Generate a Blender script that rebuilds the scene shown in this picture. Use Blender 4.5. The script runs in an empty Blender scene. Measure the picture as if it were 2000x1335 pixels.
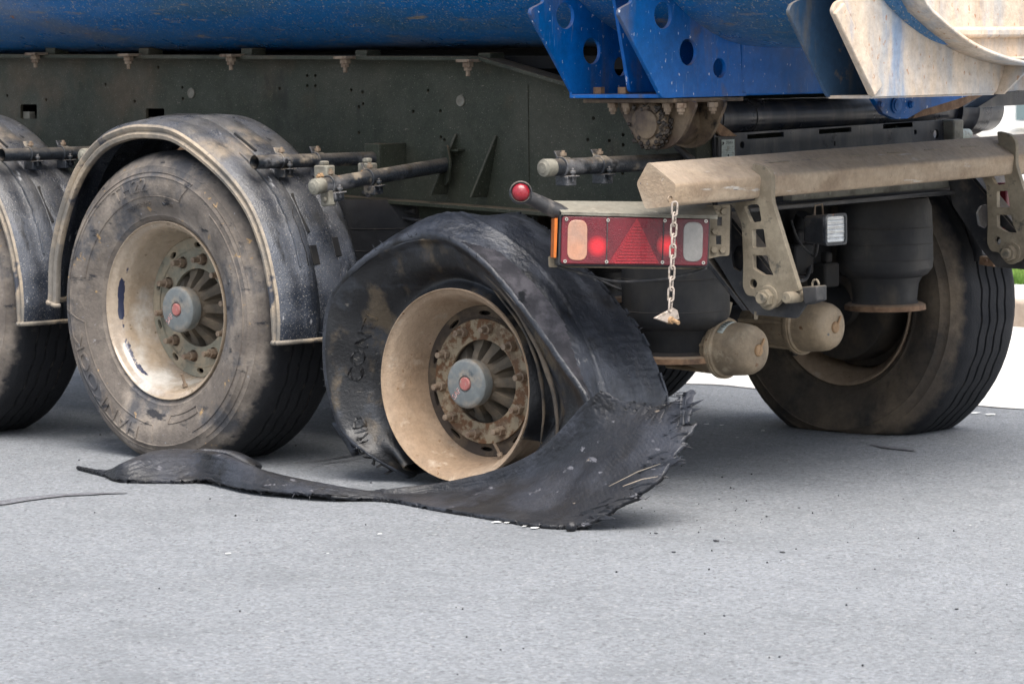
import bpy, bmesh, math, random
from mathutils import Vector as V, Matrix, noise
R = math.radians
S = bpy.context.scene
C = S.collection
rnd = random.Random(7)

# ------------------------------------------------------------------ camera
F_PX, CAM = 6296.48, V((8.21344, -7.09224, 1.32806))
YAW, PITCH, ROLL = -0.75108, 0.08744, -0.01292
FW = V((math.sin(YAW)*math.cos(PITCH), math.cos(YAW)*math.cos(PITCH), -math.sin(PITCH)))
_r = V((math.cos(YAW), -math.sin(YAW), 0)); _u = _r.cross(FW)
RT = _r*math.cos(ROLL)+_u*math.sin(ROLL); UP = -_r*math.sin(ROLL)+_u*math.cos(ROLL)
cd = bpy.data.cameras.new('camera'); cam = bpy.data.objects.new('camera', cd); C.objects.link(cam)
cd.sensor_width = 36; cd.lens = F_PX/2000*36; cd.clip_start = .1; cd.clip_end = 800
cam.matrix_world = Matrix(((RT.x, UP.x, -FW.x, CAM.x), (RT.y, UP.y, -FW.y, CAM.y), (RT.z, UP.z, -FW.z, CAM.z), (0, 0, 0, 1)))
cd.dof.use_dof = True; cd.dof.focus_distance = 9.6; cd.dof.aperture_fstop = 9
S.camera = cam

# ------------------------------------------------------------------ light
SUN_EL, SUN_AZ = R(66), R(112)     # azimuth measured from +Y towards +X
w = bpy.data.worlds.new('World'); S.world = w; w.use_nodes = True
nt = w.node_tree; bg = nt.nodes['Background']
sk = nt.nodes.new('ShaderNodeTexSky'); sk.sky_type = 'NISHITA'; sk.sun_disc = False
sk.sun_elevation = SUN_EL; sk.sun_rotation = SUN_AZ; sk.dust_density = 4; sk.air_density = 1.0; sk.ozone_density = .6
hs_ = nt.nodes.new('ShaderNodeHueSaturation'); hs_.inputs['Saturation'].default_value = .6
nt.links.new(sk.outputs[0], hs_.inputs['Color']); nt.links.new(hs_.outputs[0], bg.inputs[0]); bg.inputs[1].default_value = .14
sd = bpy.data.lights.new('sun', 'SUN'); sd.energy = 2.6; sd.angle = R(50); sd.color = (1, .96, .9)
so = bpy.data.objects.new('sun', sd); C.objects.link(so)
sv = V((math.sin(SUN_AZ)*math.cos(SUN_EL), math.cos(SUN_AZ)*math.cos(SUN_EL), math.sin(SUN_EL)))
so.rotation_euler = sv.to_track_quat('Z', 'Y').to_euler(); so.location = (4, -4, 6)
S.view_settings.view_transform = 'Standard'; S.view_settings.look = 'None'
S.view_settings.exposure = 1.18; S.view_settings.gamma = 1

# ------------------------------------------------------------------ helpers
def P(x, y, **k):
    """pixel of the 2000x1335 photo -> world point on a plane X=, Y= or Z="""
    d = FW+RT*((x-1000)/F_PX)+UP*((667.5-y)/F_PX)
    a = 'XYZ'.index(list(k)[0]); t = (list(k.values())[0]-CAM[a])/d[a]
    return CAM+d*t
def PN(x, y, p, n):
    d = FW+RT*((x-1000)/F_PX)+UP*((667.5-y)/F_PX)
    return CAM+d*((p-CAM).dot(n)/d.dot(n))

def mat(name, base, rough=.6, metal=0., layers=(), bump=(40, .15), dust=None, spec=.5, coat=0, extra=None):
    m = bpy.data.materials.new(name); m.use_nodes = True
    t = m.node_tree; N = t.nodes; L = t.links; b = N['Principled BSDF']
    b.inputs['Roughness'].default_value = rough; b.inputs['Metallic'].default_value = metal
    b.inputs['Specular IOR Level'].default_value = spec; b.inputs['Coat Weight'].default_value = coat
    tc = N.new('ShaderNodeTexCoord')
    def nz(scale, det=5, st=(1, 1, 1), rgh=.6, dist=0):
        mp = N.new('ShaderNodeMapping'); mp.inputs['Scale'].default_value = st
        L.new(tc.outputs['Object'], mp.inputs[0])
        n = N.new('ShaderNodeTexNoise'); n.inputs['Scale'].default_value = scale; n.inputs['Detail'].default_value = det
        n.inputs['Roughness'].default_value = rgh; n.inputs['Distortion'].default_value = dist
        L.new(mp.outputs[0], n.inputs[0]); return n.outputs[0]
    def rng(src, lo, hi, a=0, z=1):
        r = N.new('ShaderNodeMapRange'); r.inputs[1].default_value = lo; r.inputs[2].default_value = hi
        r.inputs[3].default_value = a; r.inputs[4].default_value = z; L.new(src, r.inputs[0]); return r.outputs[0]
    def mix(fac, A, B):
        x = N.new('ShaderNodeMix'); x.data_type = 'RGBA'
        L.new(fac, x.inputs[0])
        for s, i in ((A, 6), (B, 7)):
            if isinstance(s, tuple): x.inputs[i].default_value = s+(1,)
            else: L.new(s, x.inputs[i])
        return x.outputs[2]
    col = base; rsock = None
    for l in layers:
        c, sc, lo, hi = l[:4]; det = l[4] if len(l) > 4 else 6; st = l[5] if len(l) > 5 else (1, 1, 1); amt = l[6] if len(l) > 6 else 1
        f = rng(nz(sc, det, st), lo, hi, 0, amt); col = mix(f, col, c)
    if dust:
        c, amt, sc = dust
        g = N.new('ShaderNodeNewGeometry'); sp = N.new('ShaderNodeSeparateXYZ'); L.new(g.outputs['Normal'], sp.inputs[0])
        u = rng(sp.outputs[2], .15, .95, 0, amt); q = rng(nz(sc, 7), .3, .62, .25, 1)
        mm = N.new('ShaderNodeMath'); mm.operation = 'MULTIPLY'; L.new(u, mm.inputs[0]); L.new(q, mm.inputs[1])
        col = mix(mm.outputs[0], col, c)
    g1 = rng(nz(38, 10, (1, 1, 1), .78), .25, .75, .72, 1.3)
    gm = N.new('ShaderNodeVectorMath'); gm.operation = 'SCALE'; L.new(g1, gm.inputs['Scale'])
    if isinstance(col, tuple): gm.inputs[0].default_value = col
    else: L.new(col, gm.inputs[0])
    if bump: col = gm.outputs[0]
    if extra: col = extra(N, L, tc, nz, rng, mix, col, b)
    if isinstance(col, tuple): b.inputs['Base Color'].default_value = col+(1,)
    else: L.new(col, b.inputs['Base Color'])
    L.new(rng(nz(9, 6), .3, .7, max(0, rough-.12), min(1, rough+.15)), b.inputs['Roughness'])
    if bump:
        bp = N.new('ShaderNodeBump'); bp.inputs['Strength'].default_value = bump[1]; bp.inputs['Distance'].default_value = .004
        L.new(nz(bump[0], 6), bp.inputs['Height'])
        if len(bump) > 2:      # ribs along a uv direction
            uv = N.new('ShaderNodeMapping'); uv.inputs['Scale'].default_value = bump[2]; uv.inputs['Rotation'].default_value[2] = bump[3]
            L.new(tc.outputs['UV'], uv.inputs[0])
            wv = N.new('ShaderNodeTexWave'); wv.inputs['Scale'].default_value = 1; wv.inputs['Distortion'].default_value = bump[4]; wv.inputs['Detail'].default_value = 2
            L.new(uv.outputs[0], wv.inputs[0])
            b2 = N.new('ShaderNodeBump'); b2.inputs['Strength'].default_value = bump[5]; b2.inputs['Distance'].default_value = .004
            L.new(wv.outputs[1], b2.inputs['Height']); L.new(bp.outputs[0], b2.inputs['Normal']); bp = b2
        L.new(bp.outputs[0], b.inputs['Normal'])
    return m

BEIGE = (.30, .24, .17); BROWN = (.17, .125, .085); GREY = (.17, .17, .165)
M = {}
M['web'] = mat('frame_paint', (.033, .038, .026), .6, 0, [((.052, .053, .038), 3, .45, .62, 10), ((.085, .064, .042), 2.2, .54, .66, 11, (1, 1, 1), .75), ((.18, .17, .14), 200, .64, .69, 3, (1, 1, 1), .9), ((.17, .15, .12), 55, .68, .72, 4, (.35, 1, 1.6), .8), ((.016, .018, .014), 5, .60, .68, 11, (1, 1, .35), .7)], (150, .5), (BROWN, .8, 20), .3)
M['blue'] = mat('blue_paint', (.0, .115, .34), .34, 0, [((.03, .11, .21), 2.0, .47, .6, 8, (.5, 1, 3), .8), ((.18, .16, .13), 1.3, .50, .62, 12, (.45, 1, 2.5), .62), ((.42, .35, .25), 150, .61, .66, 2, (1, 1, 1), .85), ((.28, .22, .15), 20, .60, .68, 10, (.3, 1, 1.6), .75), ((.28, .11, .03), 9, .69, .72, 9, (1, 1, 1), .9)], (90, .08), (BEIGE, .35, 9), .4, coat=.1)
M['bracket'] = mat('clean_blue_paint', (.0, .105, .39), .45, 0, [((.0, .06, .20), 2.5, .43, .62, 10, (1, 1, .35), .85), ((.12, .105, .085), 4, .53, .66, 12, (2, 2, .25), .6), ((.5, .52, .56), 70, .67, .71, 3, (1, 1, .6), .85), ((.10, .07, .045), 6, .60, .69, 11, (1, 1, .5), .8), ((.10, .18, .34), 30, .64, .68, 9, (3, 3, .3), .7)], (80, .15), (BROWN, .65, 12), .25)
M['rear'] = mat('dust_coated_blue_paint', (.20, .28, .36), .75, 0, [((.50, .395, .29), 3.5, .36, .58, 12, (1.5, 1.5, .30), .92), ((.60, .51, .41), 3, .50, .68, 12, (2, 2, .3), .8), ((.27, .17, .10), 7, .56, .70, 12, (1, 1, .3), .6), ((.30, .13, .05), 60, .62, .68, 9, (1, 1, .6), .8), ((.09, .19, .34), 6, .60, .70, 11, (1, 1, .25), .65)], (60, .6), ((.46, .34, .22), .8, 14))
M['beam'] = mat('mud_coated_beam', (.33, .245, .165), .88, 0, [((.41, .325, .235), 4, .42, .62, 11, (2, .4, 2), .85), ((.23, .165, .11), 9, .54, .68, 11, (1, .5, 1), .75), ((.52, .49, .45), 5, .64, .68, 10, (6, .7, 6), .85), ((.04, .05, .08), 5, .665, .675, 11, (8, .4, 8), .95), ((.2, .14, .09), 80, .64, .70, 4, (1, 1, 1), .7)], (70, .8), ((.26, .21, .165), .75, 6))
M['arm'] = mat('dusty_steel', (.20, .165, .115), .8, 0, [((.29, .245, .175), 8, .45, .6, 10), ((.10, .09, .07), 22, .58, .66, 9)], (90, .35), (BEIGE, .6, 12))
M['black'] = mat('black_steel', (.014, .015, .018), .5, 0, [((.075, .07, .065), 7, .42, .72, 8), ((.14, .11, .08), 12, .6, .75, 8, (1, 1, 1), .7)], (80, .3), (BEIGE, .45, 14))
M['tube'] = mat('scuffed_dark_tube', (.020, .024, .030), .42, .0, [((.13, .13, .135), 14, .53, .64, 11, (1, .5, 1)), ((.24, .20, .15), 9, .57, .66, 11), ((.22, .09, .035), 16, .66, .70, 8), ((.008, .009, .011), 11, .57, .62, 10)], (80, .9), (BEIGE, .4, 18))
M['deep'] = mat('underbody_black', (.007, .007, .008), .85, 0, [((.022, .019, .016), 9, .45, .7, 6)], (50, .2))
M['rust'] = mat('rusty_metal', (.15, .085, .05), .85, 0, [((.27, .17, .10), 25, .4, .65, 8), ((.06, .04, .03), 12, .55, .7, 8)], (90, .4), (BEIGE, .6, 12))
M['bolt'] = mat('dusty_bolt', (.25, .19, .135), .8, .1, [((.14, .09, .06), 40, .45, .65, 6)], (120, .3), (BEIGE, .6, 20))
M['bearing'] = mat('greasy_bearing', (.075, .05, .035), .6, .2, [((.19, .14, .09), 9, .42, .62, 8), ((.012, .010, .009), 14, .55, .66, 8)], (70, .5))
M['shaft'] = mat('dark_blue_shaft', (.022, .026, .036), .32, .2, [((.09, .085, .08), 4, .45, .75, 8, (1, 6, 1), .8)], (60, .1))
M['shade'] = mat('grimy_shaded_blue_paint', (.022, .06, .12), .6, 0, [((.14, .12, .085), 5, .48, .64, 10, (1.5, 1.5, .4), .85), ((.22, .17, .11), 9, .62, .70, 9)], (70, .3), (BEIGE, .8, 12))  # blue darkened to stand for shade on the inner rear plate, plus grime
def tyre_side(N, L, tc, nz, rng, mix, col, b):
    # dusty sidewall, dark tread: split by distance from the axle
    sp = N.new('ShaderNodeSeparateXYZ'); L.new(tc.outputs['Object'], sp.inputs[0])
    cb = N.new('ShaderNodeCombineXYZ'); L.new(sp.outputs[0], cb.inputs[0]); L.new(sp.outputs[2], cb.inputs[1])
    ln = N.new('ShaderNodeVectorMath'); ln.operation = 'LENGTH'; L.new(cb.outputs[0], ln.inputs[0])
    ad = N.new('ShaderNodeMath'); ad.operation = 'MULTIPLY_ADD'; L.new(nz(16, 6), ad.inputs[0]); ad.inputs[1].default_value = .045; L.new(ln.outputs['Value'], ad.inputs[2])
    return mix(rng(ad.outputs[0], .530, .550), col, (.017, .018, .021))
M['tyre'] = mat('dusty_tyre', (.135, .115, .098), .85, 0, [((.27, .23, .19), 4.5, .45, .58, 12, (1, 1, 1), .85), ((.06, .064, .074), 5, .50, .60, 12, (1, 1, 1), .85), ((.36, .24, .12), 22, .65, .69, 10, (1, 1, 1), .95), ((.018, .02, .026), 10, .60, .66, 12, (1, 1, 2.4), .9), ((.30, .30, .31), 60, .66, .71, 6, (1, 1, 1), .7)], (110, .7), None, .35, extra=tyre_side)
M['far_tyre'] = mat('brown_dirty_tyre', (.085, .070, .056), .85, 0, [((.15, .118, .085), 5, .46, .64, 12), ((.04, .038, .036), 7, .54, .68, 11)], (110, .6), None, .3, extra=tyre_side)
M['flat'] = mat('scorched_carcass_sidewall', (.009, .0095, .011), .40, 0, [((.085, .065, .042), 4.5, .51, .60, 12, (1.8, 1, 1), .85), ((.024, .027, .033), 8, .52, .60, 11), ((.005, .005, .006), 6, .53, .63, 11), ((.12, .11, .095), 30, .66, .70, 9, (1, 1, 2), .7)], (90, .6), None, .45)
M['crown'] = mat('bare_carcass_rubber', (.013, .015, .020), .36, 0, [((.034, .038, .048), 6, .46, .62, 11, (1, 2, 1)), ((.16, .16, .165), 16, .66, .69, 11), ((.005, .005, .006), 8, .55, .64, 11)], (60, 1.0), None, .45)
M['cord'] = mat('bare_cord_rubber', (.12, .115, .128), .34, 0, [((.30, .28, .305), 9, .46, .58, 11), ((.03, .03, .035), 12, .58, .66, 11)], (120, .5, (520, 5, 1), .5, 1., 1.), None, .6)
M['strip'] = mat('torn_tread_rubber', (.009, .010, .013), .40, 0, [((.028, .031, .040), 3.5, .46, .58, 11, (1, 1, 1)), ((.13, .13, .145), 12, .65, .68, 12, (1, 1, 3)), ((.004, .004, .005), 5, .54, .62, 11), ((.26, .21, .16), 9, .70, .715, 9, (1, 2, 3), .8)], (70, 1.0), ((.05, .047, .045), .35, 10), .4)
def chip(N, L, tc, nz, rng, mix, col, b):
    sp = N.new('ShaderNodeSeparateXYZ'); L.new(tc.outputs['Object'], sp.inputs[0])
    def mul(a, c):
        q = N.new('ShaderNodeMath'); q.operation = 'MULTIPLY'; L.new(a, q.inputs[0]); L.new(c, q.inputs[1]); return q.outputs[0]
    band = mul(rng(sp.outputs[1], .014, .030), rng(sp.outputs[1], .060, .042)); side = rng(sp.outputs[0], -.10, -.18)
    k = mul(mul(band, side), rng(nz(7, 10, (1, 1.5, 1)), .28, .72))
    return mix(rng(k, .44, .47), col, (.012, .018, .05))
M['rim2'] = mat('glossy_dusty_rim', (.37, .30, .225), .26, 0, [((.27, .205, .14), 3, .42, .64, 10), ((.46, .43, .385), 3, .56, .68, 9), ((.14, .10, .06), 30, .66, .70, 8)], (60, .2), None, .5, coat=.5, extra=chip)
M['rim3'] = mat('dusty_rim', (.36, .27, .19), .72, 0, [((.27, .19, .125), 3, .44, .60, 11), ((.42, .345, .265), 14, .58, .70, 10), ((.17, .095, .045), 40, .64, .69, 8)], (130, .7), None, .3)
M['disc2'] = mat('grey_green_wheel_disc', (.20, .19, .145), .72, 0, [((.30, .25, .175), 12, .45, .6, 9), ((.11, .10, .075), 16, .58, .66, 9)], (90, .3), (BEIGE, .6, 12))
M['disc3'] = mat('rust_spotted_wheel_disc', (.26, .21, .14), .8, 0, [((.13, .065, .03), 34, .47, .56, 9), ((.11, .07, .045), 8, .52, .62, 9, (1, 1, 1), .8), ((.36, .30, .21), 18, .6, .7, 6)], (120, .4))
M['drum'] = mat('dark_drum', (.04, .035, .03), .7, .2, [((.09, .07, .05), 9, .45, .7, 8)], (60, .3), (BROWN, .7, 10))
M['cap'] = mat('grey_hub_cap', (.15, .165, .165), .55, 0, [((.24, .21, .17), 18, .48, .66, 8), ((.05, .07, .085), 14, .6, .68, 8)], (90, .2), (BEIGE, .4, 20))
M['hub'] = mat('cast_hub', (.085, .072, .055), .85, 0, [((.15, .12, .085), 18, .45, .65, 8)], (120, .4), (BEIGE, .5, 20))
M['pink'] = mat('faded_red_plug', (.36, .125, .11), .6, 0, [((.34, .24, .2), 60, .5, .7)], (120, .2))
M['pale'] = mat('pale_lettering', (.5, .36, .33), .7, 0, [((.3, .1, .09), 150, .5, .55)], None)
M['guard'] = mat('dusty_black_plastic', (.020, .025, .036), .34, 0, [((.075, .084, .104), 3.6, .45, .60, 12, (1, 1, 1), .9), ((.28, .215, .145), 2.2, .55, .62, 12, (1, 1, 1), .9), ((.30, .28, .25), 260, .60, .66, 3, (1, 1, 1), .8), ((.008, .010, .014), 6, .54, .62, 12, (2, 2, .3), .85), ((.42, .42, .43), 13, .66, .70, 10, (1, 3, 1), .7)], (150, .6), ((.17, .155, .135), .5, 9), .45)
M['lip'] = mat('dust_coated_lip', (.16, .145, .125), .6, 0, [((.36, .29, .21), 5, .44, .58, 11), ((.04, .045, .06), 10, .58, .66, 11)], (130, .5), (BEIGE, .35, 12))
M['bag'] = mat('air_spring_rubber', (.016, .017, .020), .55, 0, [((.05, .045, .038), 5, .45, .7, 8, (1, 1, .6)), ((.11, .09, .065), 4, .60, .72, 8, (1, 1, .5), .8)], (60, .2, (110, 1, 1), 0, .3, .6), (BROWN, .5, 10))
M['chamber'] = mat('dust_coated_chamber', (.31, .235, .15), .6, 0, [((.21, .16, .105), 6, .46, .60, 11), ((.38, .315, .22), 9, .56, .66, 11), ((.10, .105, .11), 10, .62, .66, 11), ((.15, .08, .04), 32, .65, .69, 8)], (90, .5), (BEIGE, .5, 12))
M['knob'] = mat('ochre_plug', (.32, .20, .105), .75, 0, [((.22, .13, .06), 50, .5, .7)], (100, .2))
M['sticker'] = mat('weathered_sticker', (.42, .46, .42), .6, 0, [((.28, .27, .23), 60, .5, .65)], (100, .1))
M['ink'] = mat('black_ink', (.02, .02, .02), .6, 0, [], None)
M['plate'] = mat('dusty_grey_plate', (.19, .18, .145), .72, 0, [((.10, .09, .07), 12, .48, .64, 11), ((.28, .26, .21), 30, .58, .68, 8)], (110, .4), ((.26, .235, .185), .6, 12))
M['amber'] = mat('amber_marker', (.48, .115, .006), .4, 0, [((.3, .10, .02), 60, .58, .7)], (200, .1))
M['window_a'] = mat('amber_lens_window', (.42, .21, .13), .35, 0, [((.32, .20, .15), 12, .4, .7)], (220, .25), coat=.2)
M['window_w'] = mat('clear_lens_window', (.24, .23, .21), .35, 0, [((.19, .18, .17), 10, .4, .7)], (200, .15), coat=.2)
M['triangle'] = mat('reflector_triangle', (.24, .006, .014), .3, 0, [((.15, .004, .010), 9, .45, .7, 6)], (260, .5), coat=.2)
M['domered'] = mat('red_dome_lens', (.20, .005, .012), .28, 0, [((.45, .2, .2), 45, .66, .73, 6, (1, 1, 1), .6)], (90, .1), coat=.3)
M['chrome'] = mat('screw_steel', (.45, .42, .37), .4, .7, [], None)
M['chain'] = mat('pale_chain', (.40, .34, .29), .65, .2, [((.24, .2, .16), 60, .5, .6)], (150, .3))
M['lens'] = mat('clear_ribbed_glass', (.62, .63, .62), .18, .35, [((.42, .42, .4), 20, .45, .7)], (60, .2), coat=.6)
M['wire'] = mat('black_cable', (.03, .03, .032), .5, 0, [((.1, .09, .08), 30, .5, .7)], (90, .2))
M['whitewall'] = mat('white_render', (.80, .80, .78), .9, 0, [((.7, .69, .65), 2, .4, .7)], (60, .1))
M['glass'] = mat('window_glass', (.12, .17, .18), .1, 0, [], None)
M['concrete'] = mat('pale_concrete', (.62, .60, .56), .9, 0, [((.50, .48, .45), 3, .45, .7, 8), ((.3, .29, .27), 90, .68, .75)], (60, .3))
M['kerb'] = mat('kerb_stone', (.30, .24, .19), .9, 0, [((.40, .33, .27), 6, .4, .7)], (60, .3))
M['white'] = mat('road_paint', (.75, .75, .72), .7, 0, [], (90, .2))

def lens_extra(N, L, tc, nz, rng, mix, col, b):
    return col
M['lensred'] = mat('red_lamp_lens', (.13, .004, .012), .3, 0, [((.07, .003, .008), 6, .4, .65, 8), ((.17, .06, .06), 9, .60, .75, 11, (1, 1, 1), .4)], (320, .5), coat=.2)
M['tribar'] = mat('bright_reflector_rib', (.33, .010, .02), .3, 0, [], (260, .4), coat=.4)
def lit_extra(N, L, tc, nz, rng, mix, col, b):
    ln = N.new('ShaderNodeVectorMath'); ln.operation = 'LENGTH'; L.new(tc.outputs['Object'], ln.inputs[0])
    L.new(rng(ln.outputs['Value'], .002, .034, .22, 0), b.inputs['Emission Strength'])
    return mix(rng(ln.outputs['Value'], .004, .034, 1, 0), (.12, .004, .012), (.5, .01, .02))
em = M['lit'] = mat('lit_red_lens', (.75, .01, .02), .25, 0, [], (220, .3), coat=.4, extra=lit_extra)
em.node_tree.nodes['Principled BSDF'].inputs['Emission Color'].default_value = (1, .02, .03, 1)

# asphalt
def asphalt_extra(N, L, tc, nz, rng, mix, col, b):
    vo = N.new('ShaderNodeTexVoronoi'); vo.inputs['Scale'].default_value = 120; L.new(tc.outputs['Object'], vo.inputs[0])
    sp = N.new('ShaderNodeSeparateColor'); L.new(vo.outputs['Color'], sp.inputs[0])
    c = mix(rng(sp.outputs[0], .0, 1., 0, .75), col, (.15, .158, .167))
    c = mix(rng(sp.outputs[1], .93, 1., 0, .45), c, (.44, .43, .42))
    c = mix(rng(sp.outputs[1], .0, .08, .7, 0), c, (.08, .083, .09))
    return c
M['asphalt'] = mat('asphalt', (.25, .264, .280), .85, 0, [((.275, .29, .31), .9, .42, .62, 6), ((.21, .222, .236), 1.3, .52, .68, 8), ((.19, .20, .212), 3.5, .58, .70, 9, (1, 3, 1), .8), ((.27, .255, .23), 9, .66, .74, 9, (1, 1, 1), .4)], (150, 1.0), None, .3, extra=asphalt_extra)
for n_ in M['asphalt'].node_tree.nodes:
    if n_.type == 'BUMP': n_.inputs['Distance'].default_value = .012

class B:
    """collects shapes into one mesh"""
    def __init__(s): s.bm = bmesh.new(); s.uv = s.bm.loops.layers.uv.new('UVMap')
    def grid(s, rows, cu=False, cv=False, mi=0, us=1., vs=1.):
        vv = [[s.bm.verts.new(p) for p in r] for r in rows]; n = len(rows); m = len(rows[0])
        for i in range(n if cu else n-1):
            for j in range(m if cv else m-1):
                a, b, c, d = vv[i][j], vv[(i+1) % n][j], vv[(i+1) % n][(j+1) % m], vv[i][(j+1) % m]
                if len({a, b, c, d}) < 4: continue
                try: f = s.bm.faces.new((a, b, c, d))
                except ValueError: continue
                f.material_index = mi(i, j) if callable(mi) else mi; f.smooth = True
                for l, (x, y) in zip(f.loops, ((i, j), (i+1, j), (i+1, j+1), (i, j+1))): l[s.uv].uv = (x/n*us, y/m*vs)
        return vv
    def lathe(s, prof, n=64, o=V((0, 0, 0)), ax='Y', mi=0, caps=False, a0=0, a1=2*math.pi):
        rows = []
        cl = abs(a1-a0-2*math.pi) < 1e-6
        for i in range(n if cl else n+1):
            a = a0+(a1-a0)*i/n; c, q = math.cos(a), math.sin(a)
            rows.append([o+(V((r*c, y, r*q)) if ax == 'Y' else V((y, r*c, r*q)) if ax == 'X' else V((r*c, r*q, y))) for y, r in prof])
        vv = s.grid(rows, cu=cl, mi=mi, us=1, vs=1)
        if caps:
            for k in (0, -1):
                try: s.bm.faces.new([r[k] for r in vv]).material_index = mi if not callable(mi) else 0
                except ValueError: pass
        return vv
    def tube(s, pts, r, n=14, mi=0, caps=True):
        pts = [V(p) for p in pts]; rows = []; ref = V((0, 0, 1))
        for i, p in enumerate(pts):
            t = (pts[min(i+1, len(pts)-1)]-pts[max(i-1, 0)]).normalized()
            if abs(t.dot(ref)) > .95: ref = V((1, 0, 0))
            a = t.cross(ref).normalized(); b = t.cross(a)
            rr = r[i] if isinstance(r, (list, tuple)) else r
            rows.append([p+a*(rr*math.cos(q))+b*(rr*math.sin(q)) for q in [2*math.pi*k/n for k in range(n)]])
        vv = s.grid(rows, cv=True, mi=mi, us=4)
        if caps:
            for k in (0, -1):
                f = s.bm.faces.new(vv[k]); f.material_index = mi
    def box(s, a, b, mi=0, f=None):
        a, b = V(a), V(b)
        vs = [V((x, y, z)) for x in (a.x, b.x) for y in (a.y, b.y) for z in (a.z, b.z)]
        if f: vs = [f(v) for v in vs]
        vs = [s.bm.verts.new(v) for v in vs]
        for q in ((0, 1, 3, 2), (4, 6, 7, 5), (0, 4, 5, 1), (2, 3, 7, 6), (0, 2, 6, 4), (1, 5, 7, 3)):
            s.bm.faces.new([vs[k] for k in q]).material_index = mi
    def obox(s, c, x, y, z, sx, sy, sz, mi=0):
        x, y, z = V(x).normalized(), V(y).normalized(), V(z).normalized()
        s.box((-sx/2, -sy/2, -sz/2), (sx/2, sy/2, sz/2), mi, lambda p: V(c)+x*p.x+y*p.y+z*p.z)
    def prism(s, pts, off, mi=0):
        a = [s.bm.verts.new(V(p)) for p in pts]; b = [s.bm.verts.new(V(p)+V(off)) for p in pts]; n = len(a)
        s.bm.faces.new(a).material_index = mi; s.bm.faces.new(b[::-1]).material_index = mi
        for i in range(n): s.bm.faces.new((a[i], b[i], b[(i+1) % n], a[(i+1) % n])).material_index = mi
    def hexa(s, c, axis, r, h, mi=0, n=6, rot=0):
        axis = V(axis).normalized(); a = axis.cross(V((0, 0, 1)) if abs(axis.z) < .9 else V((1, 0, 0))).normalized(); b = axis.cross(a)
        s.prism([V(c)+a*(r*math.cos(rot+2*math.pi*k/n))+b*(r*math.sin(rot+2*math.pi*k/n)) for k in range(n)], axis*h, mi)
    def add_mesh(s, me, fn, mi=0):
        vs = [s.bm.verts.new(fn(v.co)) for v in me.vertices]
        for p in me.polygons:
            try: s.bm.faces.new([vs[k] for k in p.vertices]).material_index = mi
            except ValueError: pass
    def build(s, name, mats, parent=None, bevel=0, ang=35, solid=0, label=None):
        if not isinstance(mats, (list, tuple)): mats = [mats]
        bmesh.ops.recalc_face_normals(s.bm, faces=s.bm.faces)
        me = bpy.data.meshes.new(name); s.bm.to_mesh(me); s.bm.free()
        for m in mats: me.materials.append(M[m] if isinstance(m, str) else m)
        me.shade_smooth(); me.set_sharp_from_angle(angle=R(ang))
        o = bpy.data.objects.new(name, me); C.objects.link(o)
        if parent: o.parent = parent
        if label: o['label'] = label
        if solid:
            q = o.modifiers.new('thickness', 'SOLIDIFY'); q.thickness = solid; q.offset = 0
        if bevel:
            q = o.modifiers.new('bevel', 'BEVEL'); q.width = bevel; q.segments = 2; q.limit_method = 'ANGLE'; q.angle_limit = R(40); q.harden_normals = False
        return o

def curve_mesh(cu):
    o = bpy.data.objects.new('tmp', cu); C.objects.link(o); bpy.context.view_layer.update()
    me = bpy.data.meshes.new_from_object(o.evaluated_get(bpy.context.evaluated_depsgraph_get()))
    bpy.data.objects.remove(o); return me
def flat(outer, holes, t, bev=0.):
    """2-d outline with real holes, thickness t along +c"""
    cu = bpy.data.curves.new('tmp', 'CURVE'); cu.dimensions = '2D'; cu.fill_mode = 'BOTH'; cu.extrude = t/2-bev; cu.bevel_depth = bev
    if bev: cu.offset = -bev
    for pts in [outer]+list(holes):
        sp = cu.splines.new('POLY'); sp.points.add(len(pts)-1); sp.use_cyclic_u = True
        for q, (x, y) in zip(sp.points, pts): q.co = (x, y, 0, 1)
    return curve_mesh(cu)
def circ(x, y, r, n=20, ry=None): return [(x+r*math.cos(2*math.pi*k/n), y+(ry or r)*math.sin(2*math.pi*k/n)) for k in range(n)]
def text(body, size, depth=.002):
    cu = bpy.data.curves.new('tmp', 'FONT'); cu.body = body; cu.size = size; cu.extrude = depth; cu.resolution_u = 3
    cu.align_x = 'CENTER'; cu.align_y = 'BOTTOM'; me = curve_mesh(cu)
    q = bmesh.new(); q.from_mesh(me); bmesh.ops.triangulate(q, faces=q.faces)
    for k in range(3):
        bmesh.ops.subdivide_edges(q, edges=[e for e in q.edges if e.calc_length() > size*.22], cuts=1); bmesh.ops.triangulate(q, faces=q.faces)
    q.to_mesh(me); q.free(); return me
def roundpoly(pts, r, n=4):
    out = []; m = len(pts)
    for i in range(m):
        p, a, b = V(pts[i]), V(pts[i-1]), V(pts[(i+1) % m])
        u, v_ = a-p, b-p; k = min(r, u.length*.45, v_.length*.45); u = u.normalized()*k; v_ = v_.normalized()*k
        for j in range(n+1):
            t = j/n; q = (p+u)*(1-t)**2+p*2*t*(1-t)+(p+v_)*t*t; out.append((q.x, q.y))
    return out
def XZ(lst, y): return [(p.x, p.z) for p in (P(a, b, Y=y) for a, b in lst)]
def YZ(lst, x): return [(p.y, p.z) for p in (P(a, b, X=x) for a, b in lst)]
def empty(name, loc=(0, 0, 0)):
    o = bpy.data.objects.new(name, None); C.objects.link(o); o.location = loc; o.empty_display_size = .2; return o
def tag(o, label=None, cat=None, group=None, kind=None):
    for k, v_ in (('label', label), ('category', cat), ('group', group), ('kind', kind)):
        if v_: o[k] = v_
    return o
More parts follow.
